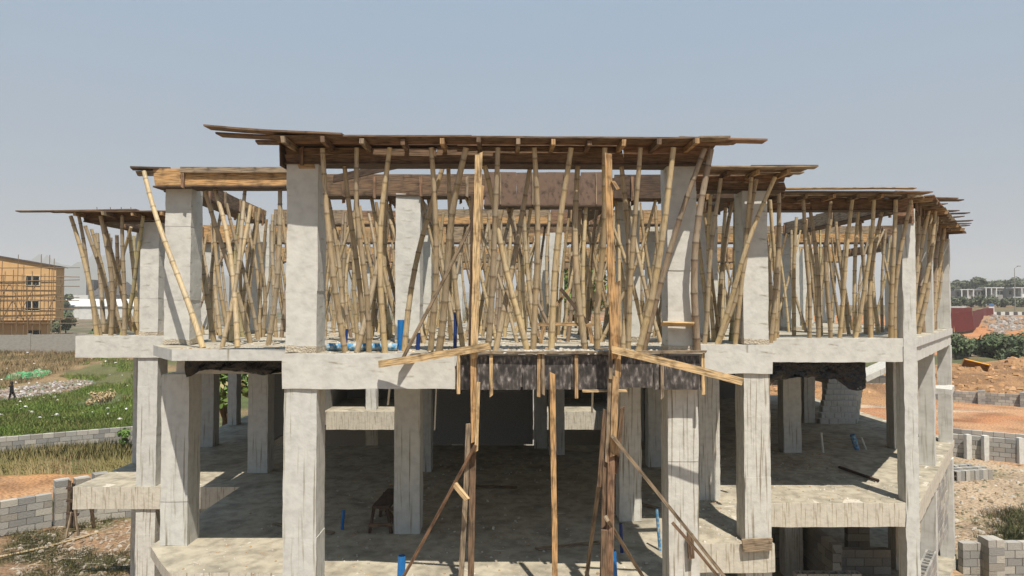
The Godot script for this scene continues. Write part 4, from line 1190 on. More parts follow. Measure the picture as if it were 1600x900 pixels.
func tuft_mesh(blades: int, h: float, spread: float) -> ArrayMesh:
	var s := Shape.new()
	for k in blades:
		var an := rr(0, TAU)
		var out := Vector3(cos(an), 0, sin(an))
		var side := Vector3(-out.z, 0, out.x)
		var hh := h * rr(0.5, 1.1)
		var p := out * spread * rr(0, 0.6)
		var tip := p + out * spread * rr(0.3, 1.0) + Vector3(0, hh, 0)
		var mid := p.lerp(tip, 0.55) + Vector3(0, hh * 0.12, 0)
		var wd := h * 0.028
		var nor := (out + Vector3(0, 0.6, 0)).normalized()
		var st := s.p.size()
		s.p.append_array([p - side * wd, p + side * wd, mid + side * wd * 0.7, mid - side * wd * 0.7, tip])
		for q in 5:
			s.n.append(nor)
		s.i.append_array([st, st + 2, st + 1, st, st + 3, st + 2, st + 3, st + 4, st + 2])
	return s.mesh()

func grass(called: String, label: String, n: int, pick: Callable, h: float, spread: float, cols: Array, blades := 9) -> void:
	var spots := []
	var tints := []
	for k in n:
		var p: Vector3 = pick.call()
		if p == Vector3.INF:
			continue
		var s := rr(0.6, 1.3)
		spots.append(Transform3D(Basis(Vector3.UP, rr(0, TAU)).scaled_local(Vector3(s, s * rr(0.7, 1.2), s)), p))
		var c: Color = cols[rng.randi() % cols.size()].lerp(cols[0], clampf(0.5 + wide.get_noise_2d(p.x * 6, p.z * 6) * 1.5, 0, 1)) * rr(0.8, 1.2)
		c.a = 1
		tints.append(c)
	scatter(called, label, "grass", tuft_mesh(blades, h, spread), M.leaf, spots, tints)

# ---------------------------------------------------------------- left of the building
func n9(x: float, d: float) -> float:
	return wide.get_noise_2d(x * 6, d * 6) * 14.0

func make_left() -> void:
	var a := on(-60, 848, 0)
	var b := on(80, 822, 0)
	block_wall(Vector3(a.x, 0, a.z), Vector3(b.x, 0, b.z), 5, "low grey block wall in the left foreground, near the strutted piers")
	var c := on(152, 812, 0)
	var e := on(240, 803, 0)
	block_wall(Vector3(c.x, 0, c.z), Vector3(e.x, 0, e.z), 5, "low grey block wall passing behind the left edge of the lower floor slab")
	var turn := atan2(-(b.z - a.z), b.x - a.x)
	block_pier(Vector3(on(96, 819, 0).x, 0, on(96, 819, 0).z), turn, 7, "tall grey block pier left of the timber struts")
	block_pier(Vector3(on(127, 815, 0).x, 0, on(127, 815, 0).z), turn, 7, "grey block pier right of the upright timber struts")
	block_pier(Vector3(on(152, 808, 0).x, 0, on(150, 806, 0).z), turn, 7, "grey block pier beside the lower floor slab corner")
	var st := thing("pier_shutter", "weathered timber shutter boards strutted between the block piers", "formwork", on(112, 822, 0))
	for k in 3:
		board("upright", st, on(108 + k * 6, 824, 0) + Vector3(0, 0, 0.1), at(109 + k * 6, 750 + k * 5, 22.8), 0.1, 0.03, [M.weathered, M.dark, M.weathered][k], Vector3.RIGHT)
	for k in 3:
		board("clamp", st, at(104, 762 + k * 20, 22.7), at(123, 764 + k * 20, 22.7), 0.09, 0.05, M.dark)
	board("strut", st, on(103, 842, 0), at(112, 800, 22.7), 0.06, 0.04, M.weathered, Vector3.BACK)
	board("strut", st, on(122, 838, 0), at(117, 795, 22.7), 0.06, 0.04, M.weathered, Vector3.BACK)
	board("upright", st, on(147, 826, 0), at(141, 786, 22.9), 0.11, 0.03, M.weathered, Vector3.RIGHT)
	single("bamboo_pole", bamboo_mesh(Vector3.ZERO, on(153, 832, 0.05) - on(-20, 874, 0.05), 0.04, 7), M.bamboo, "long thin pole lying on the dirt in the left foreground", "pole", Transform3D(Basis(), on(-20, 874, 0.05)))
	a = on(-60, 732, 0)
	b = on(212, 705, 0)
	var wall := block_wall(Vector3(a.x, -0.05, a.z), Vector3(b.x, -0.05, b.z), 6, "grey block boundary wall behind the weeds on the left")
	# weeds, litter, grass
	var weeds := [Color(0.16, 0.14, 0.045), Color(0.20, 0.135, 0.06), Color(0.095, 0.12, 0.03), Color(0.25, 0.18, 0.09)]
	grass("weeds", "tall brownish dry weeds in front of the left boundary wall", 9000, func():
		var p := on(rr(-30, 205), lerpf(746, 716, rng.randf()) - 6, 0)
		return Vector3(p.x, land(p.x, -p.z), p.z), 0.62, 0.34, weeds, 9)
	var greens := [Color(0.155, 0.235, 0.035), Color(0.20, 0.24, 0.05), Color(0.12, 0.185, 0.03), Color(0.24, 0.19, 0.07)]
	grass("grass", "green grass covering the field beyond the left boundary wall", 52000, func():
		var p := on(rr(-60, 225), 553 + 152 * pow(rng.randf(), 0.9), -0.4)
		var d := -p.z
		var trash := Vector2((p.x + 45.6) / 4.0, (d - 66.0) / 8.0).length()
		if d < 34 or d > 88 or trash < 0.95 or (d > 68 and p.x < -47 - n9(p.x, d)) or wide.get_noise_2d(p.x * 4 + 9, d * 4) > 0.22:
			return Vector3.INF
		return Vector3(p.x, land(p.x, d), p.z), 0.36, 0.3, greens, 9)
	grass("weeds", "sparse low weeds on the dirt in the left foreground", 2200, func():
		var p := on(rr(-30, 200), rr(785, 905), 0)
		if wide.get_noise_2d(p.x * 11 + 31, -p.z * 11) < 0.12:
			return Vector3.INF
		return p, 0.14, 0.18, [Color(0.16, 0.15, 0.05), Color(0.22, 0.18, 0.08), Color(0.10, 0.12, 0.03)], 8)
	grass("weeds", "dry brown scrub on the bank below the far grey wall", 5000, func():
		var p := v(rr(-82, -50), 0, rr(68, 92))
		return Vector3(p.x, land(p.x, -p.z), p.z), 0.5, 0.45, [Color(0.22, 0.155, 0.07), Color(0.17, 0.125, 0.055), Color(0.11, 0.12, 0.035)], 7)
	rubble("splinters, offcuts and stones on the dirt in the left foreground", 900, func():
		var p := on(rr(20, 215), rr(812, 900), 0)
		return p, 0.03, 0.16, [Color(0.28, 0.22, 0.15), Color(0.34, 0.29, 0.23), Color(0.2, 0.13, 0.08), Color(0.38, 0.33, 0.27)], 0.5, "litter")
	rubble("grey-white heap of household litter behind the walking person", 2600, func():
		var an := rr(0, TAU)
		var r := sqrt(rng.randf())
		var p := v(-45.6 + cos(an) * r * 3.8, 0, 66.0 + sin(an) * r * 7.5)
		return Vector3(p.x, land(p.x, -p.z) + 0.5 * (1 - r) * rng.randf(), p.z), 0.06, 0.34, [Color(0.30, 0.25, 0.20), Color(0.46, 0.44, 0.42), Color(0.20, 0.16, 0.12), Color(0.30, 0.22, 0.19), Color(0.34, 0.30, 0.31), Color(0.14, 0.19, 0.13), Color(0.26, 0.19, 0.13), Color(0.2, 0.16, 0.1)], 0.1, "litter")
	rubble("bright green heap of plastic scrap on the litter field", 2600, func():
		var an := rr(0, TAU)
		var r := sqrt(rng.randf())
		var c0 := on(46, 592, -0.4)
		var p := c0 + Vector3(cos(an) * r * 1.9, 0, sin(an) * r * 2.2)
		return Vector3(p.x, land(p.x, -p.z) + 0.3 * (1 - r * r) * (0.6 + wide.get_noise_2d(p.x * 30, p.z * 30) * 2.0), p.z), 0.1, 0.42, [Color(0.06, 0.28, 0.10), Color(0.09, 0.34, 0.14), Color(0.045, 0.20, 0.07), Color(0.14, 0.33, 0.17), Color(0.3, 0.3, 0.2)], 0.1, "litter")
	rubble("scattered white scraps in the grass", 60, func():
		var p := on(rr(0, 200), rr(560, 665), -0.5)
		return Vector3(p.x, land(p.x, -p.z) + 0.25, p.z), 0.1, 0.36, [Color(0.75, 0.74, 0.72), Color(0.6, 0.58, 0.55)], 0.0, "litter")
	make_person(Vector3(on(18, 628, -0.7).x, land(on(18, 628, -0.7).x, -on(18, 628, -0.7).z), on(18, 628, -0.7).z))
	# far grey wall, scaffolded building, warehouses
	var wl := thing("boundary_wall", "long grey boundary wall below the orange scaffolded building", "wall", v(-70, 1.0, 92))
	var k := 0
	var wx := -100.0
	while wx < -48.0:
		part("wall_panel", box_mesh(Vector3(0, -1.2, -0.12), Vector3(5.95, 2.45 + rr(-0.1, 0.1), 0.12)), M.far_block, wl, Transform3D(Basis(), v(wx, 1.3, 92) - wl.position))
		part("pier", box_mesh(Vector3(-0.2, -1.2, -0.2), Vector3(0.2, 2.6, 0.2)), M.far_block, wl, Transform3D(Basis(), v(wx, 1.3, 92) - wl.position))
		wx += 6.0
	make_scaffold_building()
	var wh := thing("warehouse", "long white warehouse with a pale low roof behind the orange building", "building", v(-140, 2.5, 262))
	part("wall", box_mesh(Vector3(-32, 0, -10), Vector3(22, 5.2, 10)), M.white_wall, wh)
	var rf := Shape.new()
	rf.quad(Vector3(-32.5, 5.2, 10.5), Vector3(22.5, 5.2, 10.5), Vector3(22.5, 8.0, 0), Vector3(-32.5, 8.0, 0), Vector3(0, 0.96, 0.26))
	rf.quad(Vector3(22.5, 5.2, -10.5), Vector3(-32.5, 5.2, -10.5), Vector3(-32.5, 8.0, 0), Vector3(22.5, 8.0, 0), Vector3(0, 0.96, -0.26))
	part("roof", rf.mesh(), M.white_wall, wh)
	var hs := thing("house", "white house with a dark hipped roof behind the warehouse", "building", v(-177, 3.0, 300))
	part("wall", box_mesh(Vector3(-12, 0, -6), Vector3(9, 9.5, 6)), M.white_wall, hs)
	for q in 4:
		part("window", box_mesh(Vector3(-10 + q * 5, 5.5, 5.9), Vector3(-8.6 + q * 5, 7.5, 6.1)), M.glass, hs)
	var hr := Shape.new()
	hr.quad(Vector3(-3, 9.5, 7), Vector3(14, 9.5, 7), Vector3(10, 15.5, 0), Vector3(2, 15.5, 0), Vector3(0, 0.8, 0.6))
	hr.quad(Vector3(14, 9.5, 7), Vector3(14, 9.5, -7), Vector3(10, 15.5, 0), Vector3(10, 15.5, 0), Vector3(0.8, 0.6, 0))
	hr.quad(Vector3(-3, 9.5, -7), Vector3(-3, 9.5, 7), Vector3(2, 15.5, 0), Vector3(2, 15.5, 0), Vector3(-0.8, 0.6, 0))
	hr.quad(Vector3(14, 9.5, -7), Vector3(-3, 9.5, -7), Vector3(2, 15.5, 0), Vector3(10, 15.5, 0), Vector3(0, 0.8, -0.6))
	part("roof", hr.mesh(), M.slate, hs)
	part("water_tank", box_mesh(Vector3(-6.5, 9.5, -2), Vector3(-3.2, 16.2, 2)), M.slate, hs)
	var dark := [Color(0.05, 0.075, 0.03), Color(0.07, 0.10, 0.04), Color(0.04, 0.06, 0.025)]
	tree("cypress_tree", v(xat(98, 250), land(-160, 250), 250), 13.5, 3.6, 1500, 0.9, dark, "dark conical tree behind the orange scaffolded building", "", true)
	tree("shrub", v(xat(104, 150), land(-96, 150), 150), 5.0, 4.2, 1500, 0.5, [Color(0.09, 0.11, 0.05), Color(0.12, 0.13, 0.07)], "round shrub right of the scaffolded building", "", true)
	tree("shrub", v(xat(152, 95), land(-57, 95), 95), 3.4, 2.2, 900, 0.3, [Color(0.07, 0.11, 0.03), Color(0.09, 0.13, 0.05)], "green shrub beside the far grey wall, behind the left wing", "", true)
	tree("shrub", v(xat(178, 140), land(-80, 140), 140), 3.0, 5.0, 900, 0.4, [Color(0.10, 0.10, 0.06), Color(0.13, 0.12, 0.07)], "low shrub beyond the far grey wall below the warehouse", "", true)
	tree("dry_bush", v(xat(158, 57), land(-34, 57), 57), 1.5, 1.3, 900, 0.12, [Color(0.42, 0.32, 0.18), Color(0.36, 0.27, 0.13)], "dry straw-coloured bush in the green field", "", true)
	tree("sapling", v(xat(197, 34.5), 0.0, 34.5), 1.5, 0.5, 240, 0.12, [Color(0.09, 0.16, 0.03), Color(0.12, 0.2, 0.04)], "small green sapling against the left boundary wall", "", true)

func make_scaffold_building() -> void:
	var p1 := v(xat(87, 107), 1.2, 107)
	var p0 := v(xat(-75, 103), 1.2, 103)
	var t := thing("apartment_block", "unfinished orange-rendered block wrapped in pole scaffolding", "building", p0)
	var dir := p1 - p0
	dir.y = 0
	var long := dir.length()
	var turn := atan2(-dir.z, dir.x)
	t.rotation.y = turn
	var back := -4.0
	var front := 1.0
	var high := 14.9
	var low := 12.5
	var ws := Shape.new()
	ws.quad(Vector3(0, 4.2, 0), Vector3(long, 4.2, 0), Vector3(long, low, 0), Vector3(0, high, 0), Vector3(0, 0, 1))
	ws.quad(Vector3(long, 4.2, 0), Vector3(long, 4.2, back), Vector3(long, low, back), Vector3(long, low, 0), Vector3(1, 0, 0))
	ws.quad(Vector3(0, 4.2, back), Vector3(0, 4.2, 0), Vector3(0, high, 0), Vector3(0, high, back), Vector3(-1, 0, 0))
	ws.quad(Vector3(long, 4.2, back), Vector3(0, 4.2, back), Vector3(0, high, back), Vector3(long, low, back), Vector3(0, 0, -1))
	ws.quad(Vector3(0, 4.2, 0), Vector3(long, 4.2, 0), Vector3(long, 4.2, back), Vector3(0, 4.2, back), Vector3(0, -1, 0))
	part("wall", ws.mesh(), M.orange_wall, t)
	var rs := Transform3D(Basis(Vector3.BACK, -atan2(high - low, long)), Vector3(0, high, 0))
	part("roof", box_mesh(Vector3(-0.4, 0, back - 0.3), Vector3(long + 0.6, 0.18, 0.3)), M.slate, t, rs)
	part("ground_storey", box_mesh(Vector3(0.5, -1.5, minf(back + front, -1.6 * front)), Vector3(long - 1.5, 4.195, maxf(back + front, -1.6 * front))), M.orange_wall, t)
	for x in [3.4, 9.4]:
		for y in [5.65, 9.5]:
			var w := part("window", box_mesh(Vector3(0, 0, -0.06), Vector3(1.9, 1.6, 0.06)), M.frame, t, Transform3D(Basis(), Vector3(x, y, front * 0.05)))
			part("pane", box_mesh(Vector3(0.12, 0.12, -0.02), Vector3(0.78, 1.48, 0.02)), M.glass, w, Transform3D(Basis(), Vector3(0, 0, front * 0.06)))
			part("pane", box_mesh(Vector3(0.98, 0.12, -0.02), Vector3(1.78, 1.48, 0.02)), M.glass, w, Transform3D(Basis(), Vector3(0, 0, front * 0.06)))
		part("dark_doorway_panel", box_mesh(Vector3(x, 0.0, -1.65 * front - 0.04), Vector3(x + 1.6, 2.6, -1.65 * front + 0.14)), M.glass, t)  # solid dark panel painted for the shade of an open doorway
	var sc := thing("pole_scaffold", "bamboo pole scaffolding in front of the orange block", "scaffold", p0)
	sc.rotation.y = turn
	for k in 19:
		var x := k * long / 17.0 + rr(-0.3, 0.3)
		var z := front * (1.0 + (k % 2) * 0.5)
		part("pole", tube([Vector3(x, -1.2, z), Vector3(x + rr(-0.3, 0.3), 12.6 + rr(-2, 1.8), z)], [0.06, 0.05], [], 5), M.far_pole, sc)
	for y in [0.6, 3.9, 4.6, 5.9, 7.2, 7.9, 9.3, 10.2, 11.0, 12.2]:
		part("ledger", tube([Vector3(-1, y + rr(-0.3, 0.3), front * 1.1), Vector3(long * 0.5, y + rr(-0.2, 0.2), front * 1.15), Vector3(long + 3.5, y + rr(-0.3, 0.3), front * 1.1)], [0.07, 0.07, 0.06], [], 5), M.far_pole, sc)
	for k in 6:
		var x := long * (0.25 + k * 0.13)
		part("brace", tube([Vector3(x, 4.2, front * 1.3), Vector3(x + 2.6 * (1 if k % 2 else -1), 9.8, front * 1.3)], [0.06, 0.06], [], 5), M.far_pole, sc)

# ---------------------------------------------------------------- a small walking figure
func capsule_d(p: Vector3, a: Vector3, b: Vector3, ra: float, rb: float) -> float:
	var ab := b - a
	var f := clampf((p - a).dot(ab) / ab.length_squared(), 0, 1)
	return p.distance_to(a + ab * f) - lerpf(ra, rb, f)

func net(bones: Array, cell: float, k_smooth: float) -> ArrayMesh:
	var lo := Vector3.INF
	var hi := -Vector3.INF
	for b in bones:
		for q in 2:
			var r: Vector3 = Vector3.ONE * (b[2 + q] + 0.04)
			lo = lo.min(b[q] - r)
			hi = hi.max(b[q] + r)
	var nx := int((hi.x - lo.x) / cell) + 2
	var ny := int((hi.y - lo.y) / cell) + 2
	var nz := int((hi.z - lo.z) / cell) + 2
	var f := PackedFloat32Array()
	f.resize(nx * ny * nz)
	for z in nz:
		for y in ny:
			for x in nx:
				var p := lo + Vector3(x, y, z) * cell
				var d := 9.0
				for b in bones:
					var e := capsule_d(p, b[0], b[1], b[2], b[3])
					var h := clampf(0.5 + 0.5 * (d - e) / k_smooth, 0, 1)
					d = lerpf(d, e, h) - k_smooth * h * (1 - h)
				f[(z * ny + y) * nx + x] = d
	var s := Shape.new()
	var at_cell := {}
	for z in nz - 1:
		for y in ny - 1:
			for x in nx - 1:
				var sum := Vector3.ZERO
				var n := 0
				for e in [[0, 1], [0, 2], [0, 4], [1, 3], [1, 5], [2, 3], [2, 6], [4, 5], [4, 6], [3, 7], [5, 7], [6, 7]]:
					var c0 := Vector3i(x + (e[0] & 1), y + (e[0] >> 1 & 1), z + (e[0] >> 2 & 1))
					var c1 := Vector3i(x + (e[1] & 1), y + (e[1] >> 1 & 1), z + (e[1] >> 2 & 1))
					var f0 := f[(c0.z * ny + c0.y) * nx + c0.x]
					var f1 := f[(c1.z * ny + c1.y) * nx + c1.x]
					if (f0 < 0) != (f1 < 0):
						sum += Vector3(c0).lerp(Vector3(c1), f0 / (f0 - f1))
						n += 1
				if n:
					at_cell[Vector3i(x, y, z)] = s.p.size()
					s.p.append(lo + sum / n * cell)
					var q := (z * ny + y) * nx + x
					s.n.append(Vector3(f[q + 1] - f[q], f[q + nx] - f[q], f[q + nx * ny] - f[q]).normalized())
	for c in at_cell:
		for ax in 3:
			var o := Vector3i.ZERO
			o[ax] = 1
			var c1: Vector3i = c + o
			var f0 := f[(c.z * ny + c.y) * nx + c.x]
			var f1 := f[(c1.z * ny + c1.y) * nx + c1.x]
			if (f0 < 0) == (f1 < 0):
				continue
			var u := Vector3i.ZERO
			var w := Vector3i.ZERO
			u[(ax + 1) % 3] = 1
			w[(ax + 2) % 3] = 1
			if at_cell.has(c - u) and at_cell.has(c - w) and at_cell.has(c - u - w):
				var q := [at_cell[c], at_cell[c - u], at_cell[c - u - w], at_cell[c - w]]
				s.i.append_array([q[0], q[1], q[2], q[0], q[2], q[3]])
	return s.mesh()

func make_person(where: Vector3) -> void:
	var t := thing("person", "person in dark clothes walking across the litter field, left arm raised", "person", where)
	var hip := Vector3(0, 0.9, 0)
	var neck := Vector3(-0.02, 1.42, 0)
	var bones := [
		[hip, Vector3(-0.01, 1.15, 0), 0.15, 0.14], [Vector3(-0.01, 1.12, 0), Vector3(-0.02, 1.36, 0), 0.14, 0.15], [neck - Vector3(0, 0.06, 0), neck + Vector3(0.01, 0.1, 0), 0.07, 0.055],
		[Vector3(-0.02, 1.38, -0.17), Vector3(-0.14, 1.2, -0.2), 0.06, 0.05], [Vector3(-0.14, 1.2, -0.2), Vector3(-0.34, 1.36, -0.16), 0.046, 0.036], [Vector3(-0.02, 1.38, 0.17), Vector3(0.04, 1.1, 0.22), 0.06, 0.05], [Vector3(0.04, 1.1, 0.22), Vector3(0.12, 0.86, 0.2), 0.046, 0.036],
		[Vector3(0, 0.88, -0.09), Vector3(0.2, 0.5, -0.1), 0.10, 0.075], [Vector3(0.2, 0.5, -0.1), Vector3(0.08, 0.1, -0.1), 0.072, 0.05], [Vector3(0.08, 0.06, -0.1), Vector3(0.2, 0.04, -0.1), 0.045, 0.04],
		[Vector3(0, 0.88, 0.09), Vector3(-0.1, 0.48, 0.1), 0.10, 0.075], [Vector3(-0.1, 0.48, 0.1), Vector3(-0.2, 0.08, 0.1), 0.072, 0.05], [Vector3(-0.2, 0.05, 0.1), Vector3(-0.07, 0.04, 0.1), 0.045, 0.04]]
	part("body", net(bones, 0.035, 0.04), M.cloth, t)
	var head := [[Vector3(0, 1.58, 0), Vector3(0.01, 1.66, 0), 0.085, 0.095], [Vector3(0.07, 1.57, 0), Vector3(0.1, 1.575, 0), 0.02, 0.012], [Vector3(0.02, 1.53, 0), Vector3(0.06, 1.52, 0), 0.05, 0.035], [Vector3(0, 1.6, -0.09), Vector3(0, 1.57, -0.09), 0.02, 0.015], [Vector3(0, 1.6, 0.09), Vector3(0, 1.57, 0.09), 0.02, 0.015]]
	part("head", net(head, 0.016, 0.02), M.skin, t)
	part("hair", net([[Vector3(-0.02, 1.66, 0), Vector3(0.02, 1.69, 0), 0.1, 0.085]], 0.02, 0.02), M.cloth, t)
	for h in [Vector3(-0.37, 1.39, -0.15), Vector3(0.13, 0.8, 0.2)]:
		var hand := [[h, h + Vector3(0, -0.05, 0), 0.032, 0.03], [h, h + Vector3(0.04, -0.06, 0.02), 0.012, 0.009]]
		for q in 4:
			hand.append([h + Vector3(0, -0.05, (q - 1.5) * 0.016), h + Vector3(0.015, -0.12 + absf(q - 1.5) * 0.01, (q - 1.5) * 0.018), 0.010, 0.008])
		part("hand", net(hand, 0.012, 0.008), M.skin, t)

# ---------------------------------------------------------------- right of the building and behind it
func make_right() -> void:
	block_wall(v(12.95, -0.95, 20.2), v(15.6, -0.95, 20.3), 7, "block retaining wall in the right foreground with a pier at its middle")
	block_pier(v(13.75, -0.95, 20.05), 0.0, 8, "block pier standing against the right foreground retaining wall")
	# unfinished low block rooms
	var a := on(1480, 712, 0)
	var b := on(1590, 723, 0)
	block_wall(Vector3(a.x, 0, a.z), Vector3(b.x, 0, b.z), 5, "low grey block room wall with pale corner posts on the right")
	for k in 3:
		var px: float = [1507, 1534, 1588][k]
		var g := on(px, 722 - (1588 - px) * 0.08, 0)
		single("concrete_post", cast(Vector3(-0.12, 0, -0.12), Vector3(0.12, 1.2, 0.12), 0.15, 0.012, 0.0, g), M.concrete, "%s pale concrete post from the left on the low block room" % ordinal(k), "post", Transform3D(Basis(), g + Vector3(0, 0, 0.26)), "pale posts of the low block room")
	a = on(1470, 701, 0)
	b = on(1680, 722, 0)
	block_wall(Vector3(a.x, 0, a.z), Vector3(b.x, 0, b.z), 5, "grey block wall just behind the low block room on the right")
	a = on(1455, 626, 0)
	b = on(1700, 642, 0)
	var t := block_wall(Vector3(a.x, 0, a.z), Vector3(b.x, 0, b.z), 4, "long grey block boundary wall across the orange earth on the right")
	for k in 4:
		var f := [0.1, 0.33, 0.6, 0.85][k] as float
		block_pier(Vector3(a.x, 0, a.z).lerp(Vector3(b.x, 0, b.z), f) + Vector3(0, 0, 0.25), atan2(-(b.z - a.z), b.x - a.x), 5, "%s pier from the left on the long right boundary wall" % ordinal(k))
	# stack of loose hollow blocks
	for k in 22:
		var row := k % 8
		var lay := k / 8
		var g := on(1498 + row * 7.2 + lay * 3, 752 - row * 0.4, 0)
		var o := single("loose_block", block_meshes[3], M["block%d" % (k % 4)], "%s hollow block from the left, %s row of the cluster on sand" % [ordinal(row), ["front", "middle", "back"][lay]], "concrete block", Transform3D(Basis(Vector3.UP, rr(-0.2, 0.4)) * Basis(Vector3.BACK, PI / 2) * Basis(Vector3.RIGHT, 0.0), g + Vector3(0, 0.225, -lay * 0.5)), "hollow blocks clustered on the sand")
	rubble("stones and scraps on the sandy ground on the right", 900, func():
		var p := on(rr(1470, 1640), rr(715, 850), 0)
		return Vector3(p.x, land(p.x, -p.z), p.z), 0.04, 0.2, [Color(0.36, 0.29, 0.21), Color(0.42, 0.38, 0.32), Color(0.25, 0.18, 0.11), Color(0.14, 0.13, 0.08)], 0.1, "litter")
	grass("weeds", "low green weeds by the right retaining wall", 420, func():
		var p := on(1585 + rng.randfn() * 22, rr(795, 860), 0)
		return Vector3(p.x, land(p.x, -p.z), p.z), 0.24, 0.3, [Color(0.09, 0.11, 0.03), Color(0.13, 0.14, 0.05), Color(0.18, 0.14, 0.07)], 9)
	rubble("clods of brown earth on the mounds on the right", 5000, func():
		var p := v(rr(16, 60), 0, rr(56, 80))
		return Vector3(p.x, land(p.x, -p.z) - 0.03, p.z), 0.1, 0.7, [Color(0.36, 0.20, 0.09), Color(0.28, 0.155, 0.07), Color(0.44, 0.26, 0.13)], 0.0, "earth_clods")
	rubble("grey broken concrete tipped on the orange mound", 900, func():
		var dd := rr(105, 122)
		var p := v(xat(clampf(1572 + rng.randfn() * 14, 1530, 1610), dd), 0, dd)
		return Vector3(p.x, land(p.x, -p.z), p.z), 0.2, 0.9, [Color(0.27, 0.24, 0.21), Color(0.22, 0.18, 0.15), Color(0.33, 0.30, 0.27), Color(0.30, 0.19, 0.12)], 0.0, "broken_concrete")
	# yellow digger bucket half buried in the mound
	var bp := at(1522, 566, 66)
	bp.y = land(bp.x, 66)
	var bk := thing("loader_bucket", "yellow steel digger bucket half buried in the brown mound", "bucket", bp)
	bk.rotation = Vector3(-0.6, -0.3, -0.3)
	bk.scale = Vector3(0.85, 0.85, 0.85)
	bk.position.y -= 0.25
	var s := Shape.new()
	for k in 10:
		var a0 := lerpf(-0.4, 2.7, k / 10.0)
		var a1 := lerpf(-0.4, 2.7, (k + 1) / 10.0)
		var q0 := Vector3(0, sin(a0) * 0.8 + 0.5, -cos(a0) * 0.8)
		var q1 := Vector3(0, sin(a1) * 0.8 + 0.5, -cos(a1) * 0.8)
		var nor := (q0 + q1 - Vector3(0, 1.0, 0)).normalized()
		s.quad(q0 - Vector3(1.2, 0, 0), q0 + Vector3(1.2, 0, 0), q1 + Vector3(1.2, 0, 0), q1 - Vector3(1.2, 0, 0), nor)
		s.quad(q0 * Vector3(1, 0.93, 0.93) - Vector3(1.2, -0.03, 0), q0 * Vector3(1, 0.93, 0.93) + Vector3(1.2, 0.03, 0), q1 * Vector3(1, 0.93, 0.93) + Vector3(1.2, 0.03, 0), q1 * Vector3(1, 0.93, 0.93) - Vector3(1.2, -0.03, 0), -nor)
	part("shell", s.mesh(), M.yellow, bk)
	for e in [-1.2, 1.2]:
		var fan := Shape.new()
		for k in 10:
			var a0 := lerpf(-0.4, 2.7, k / 10.0)
			var a1 := lerpf(-0.4, 2.7, (k + 1) / 10.0)
			for z in [-0.03, 0.03]:
				var st := fan.p.size()
				fan.p.append_array([Vector3(e + z, 0.5, 0), Vector3(e + z, sin(a0) * 0.83 + 0.5, -cos(a0) * 0.83), Vector3(e + z, sin(a1) * 0.83 + 0.5, -cos(a1) * 0.83)])
				for q in 3:
					fan.n.append(Vector3(signf(z), 0, 0))
				fan.i.append_array([st, st + 1, st + 2])
		part("side_plate", fan.mesh(), M.yellow, bk)
	# bushes
	var greens := [Color(0.055, 0.085, 0.03), Color(0.075, 0.11, 0.04), Color(0.05, 0.07, 0.03), Color(0.10, 0.12, 0.05)]
	var bushes := [[1492, 88, 4.2, 2.4], [1514, 92, 3.0, 2.6], [1536, 90, 3.6, 2.8], [1556, 88, 3.3, 2.6], [1578, 86, 3.4, 3.0], [1600, 84, 3.8, 3.0], [1546, 96, 3.4, 2.6], [1568, 97, 3.0, 2.6], [1592, 95, 3.4, 2.8]]
	for k in bushes.size():
		var q: Array = bushes[k]
		tree("bush", v(xat(q[0], q[1]), land(xat(q[0], q[1]), q[1]), q[1]), q[2], q[3], 1500, 0.26, greens, "dark green bush %s from the left in the thicket behind the brown mound" % ordinal(k), "bushes behind the brown mound", true)
	# culvert mouth, red hoarding, road kerb, sign, lamp mast
	var cp := at(1524, 524, 112)
	var cv := thing("culvert", "dark culvert mouth in the side of the orange mound", "culvert", cp - Vector3(0, 0.5, 0))
	part("top_slab", box_mesh(Vector3(-1.6, 0.9, -1.5), Vector3(1.6, 1.15, 0.6)), M.stained, cv)
	part("side_wall", box_mesh(Vector3(-1.6, -0.8, -1.5), Vector3(-1.3, 0.895, 0.5)), M.stained, cv)
	part("side_wall", box_mesh(Vector3(1.3, -0.8, -1.5), Vector3(1.6, 0.895, 0.5)), M.stained, cv)
	part("inside", box_mesh(Vector3(-1.29, -0.8, -1.4), Vector3(1.29, 0.89, -1.2)), M.glass, cv)  # dark end panel, its colour stands in for the shade within
	var hb := thing("hoarding", "long dark red sheet hoarding beyond the orange mound", "hoarding", v(xat(1490, 112), 4.2, 112))
	var corners := [[1462, 108, 489], [1490, 108, 489], [1520, 108, 486], [1536, 116, 482], [1541, 128, 481], [1552, 132, 481]]
	for k in corners.size() - 1:
		var p0 := at(corners[k][0], corners[k][2], corners[k][1])
		var p1 := at(corners[k + 1][0], corners[k + 1][2], corners[k + 1][1])
		board("sheet", hb, p0 - Vector3(0, 1.5, 0), p1 - Vector3(0, 1.5, 0), 3.0, 0.06, M.hoarding, Vector3.UP, 0.0)
	var hb2 := thing("hoarding", "taller dark red hoarding block behind the long red one", "hoarding", v(xat(1490, 135), 5.0, 135))
	board("sheet", hb2, at(1470, 488.5, 135), at(1518, 488.5, 135), 1.9, 0.06, M.hoarding, Vector3.UP, 0.0)
	board("sheet", hb2, at(1518, 488.5, 135), at(1519, 487.5, 142), 1.9, 0.06, M.hoarding, Vector3.UP, 0.0)
	board("cap", hb2, at(1480, 480.5, 136), at(1508, 480.5, 136), 0.5, 0.8, M.stained, Vector3.UP, 0.0)
	var ly := land(xat(1580, 150), 150) + 0.25
	var kb := thing("road_kerb", "black and white striped road kerb beyond the orange mound", "kerb", v(xat(1580, 150), ly, 150))
	for k in 26:
		part("kerb_stone", box_mesh(Vector3(-0.45, -0.5, -0.15), Vector3(0.45, 0.45, 0.15)), M.white_wall if k % 2 else M.slate, kb, Transform3D(Basis(), Vector3(-6.5 + k * 0.91, 0, 0)))
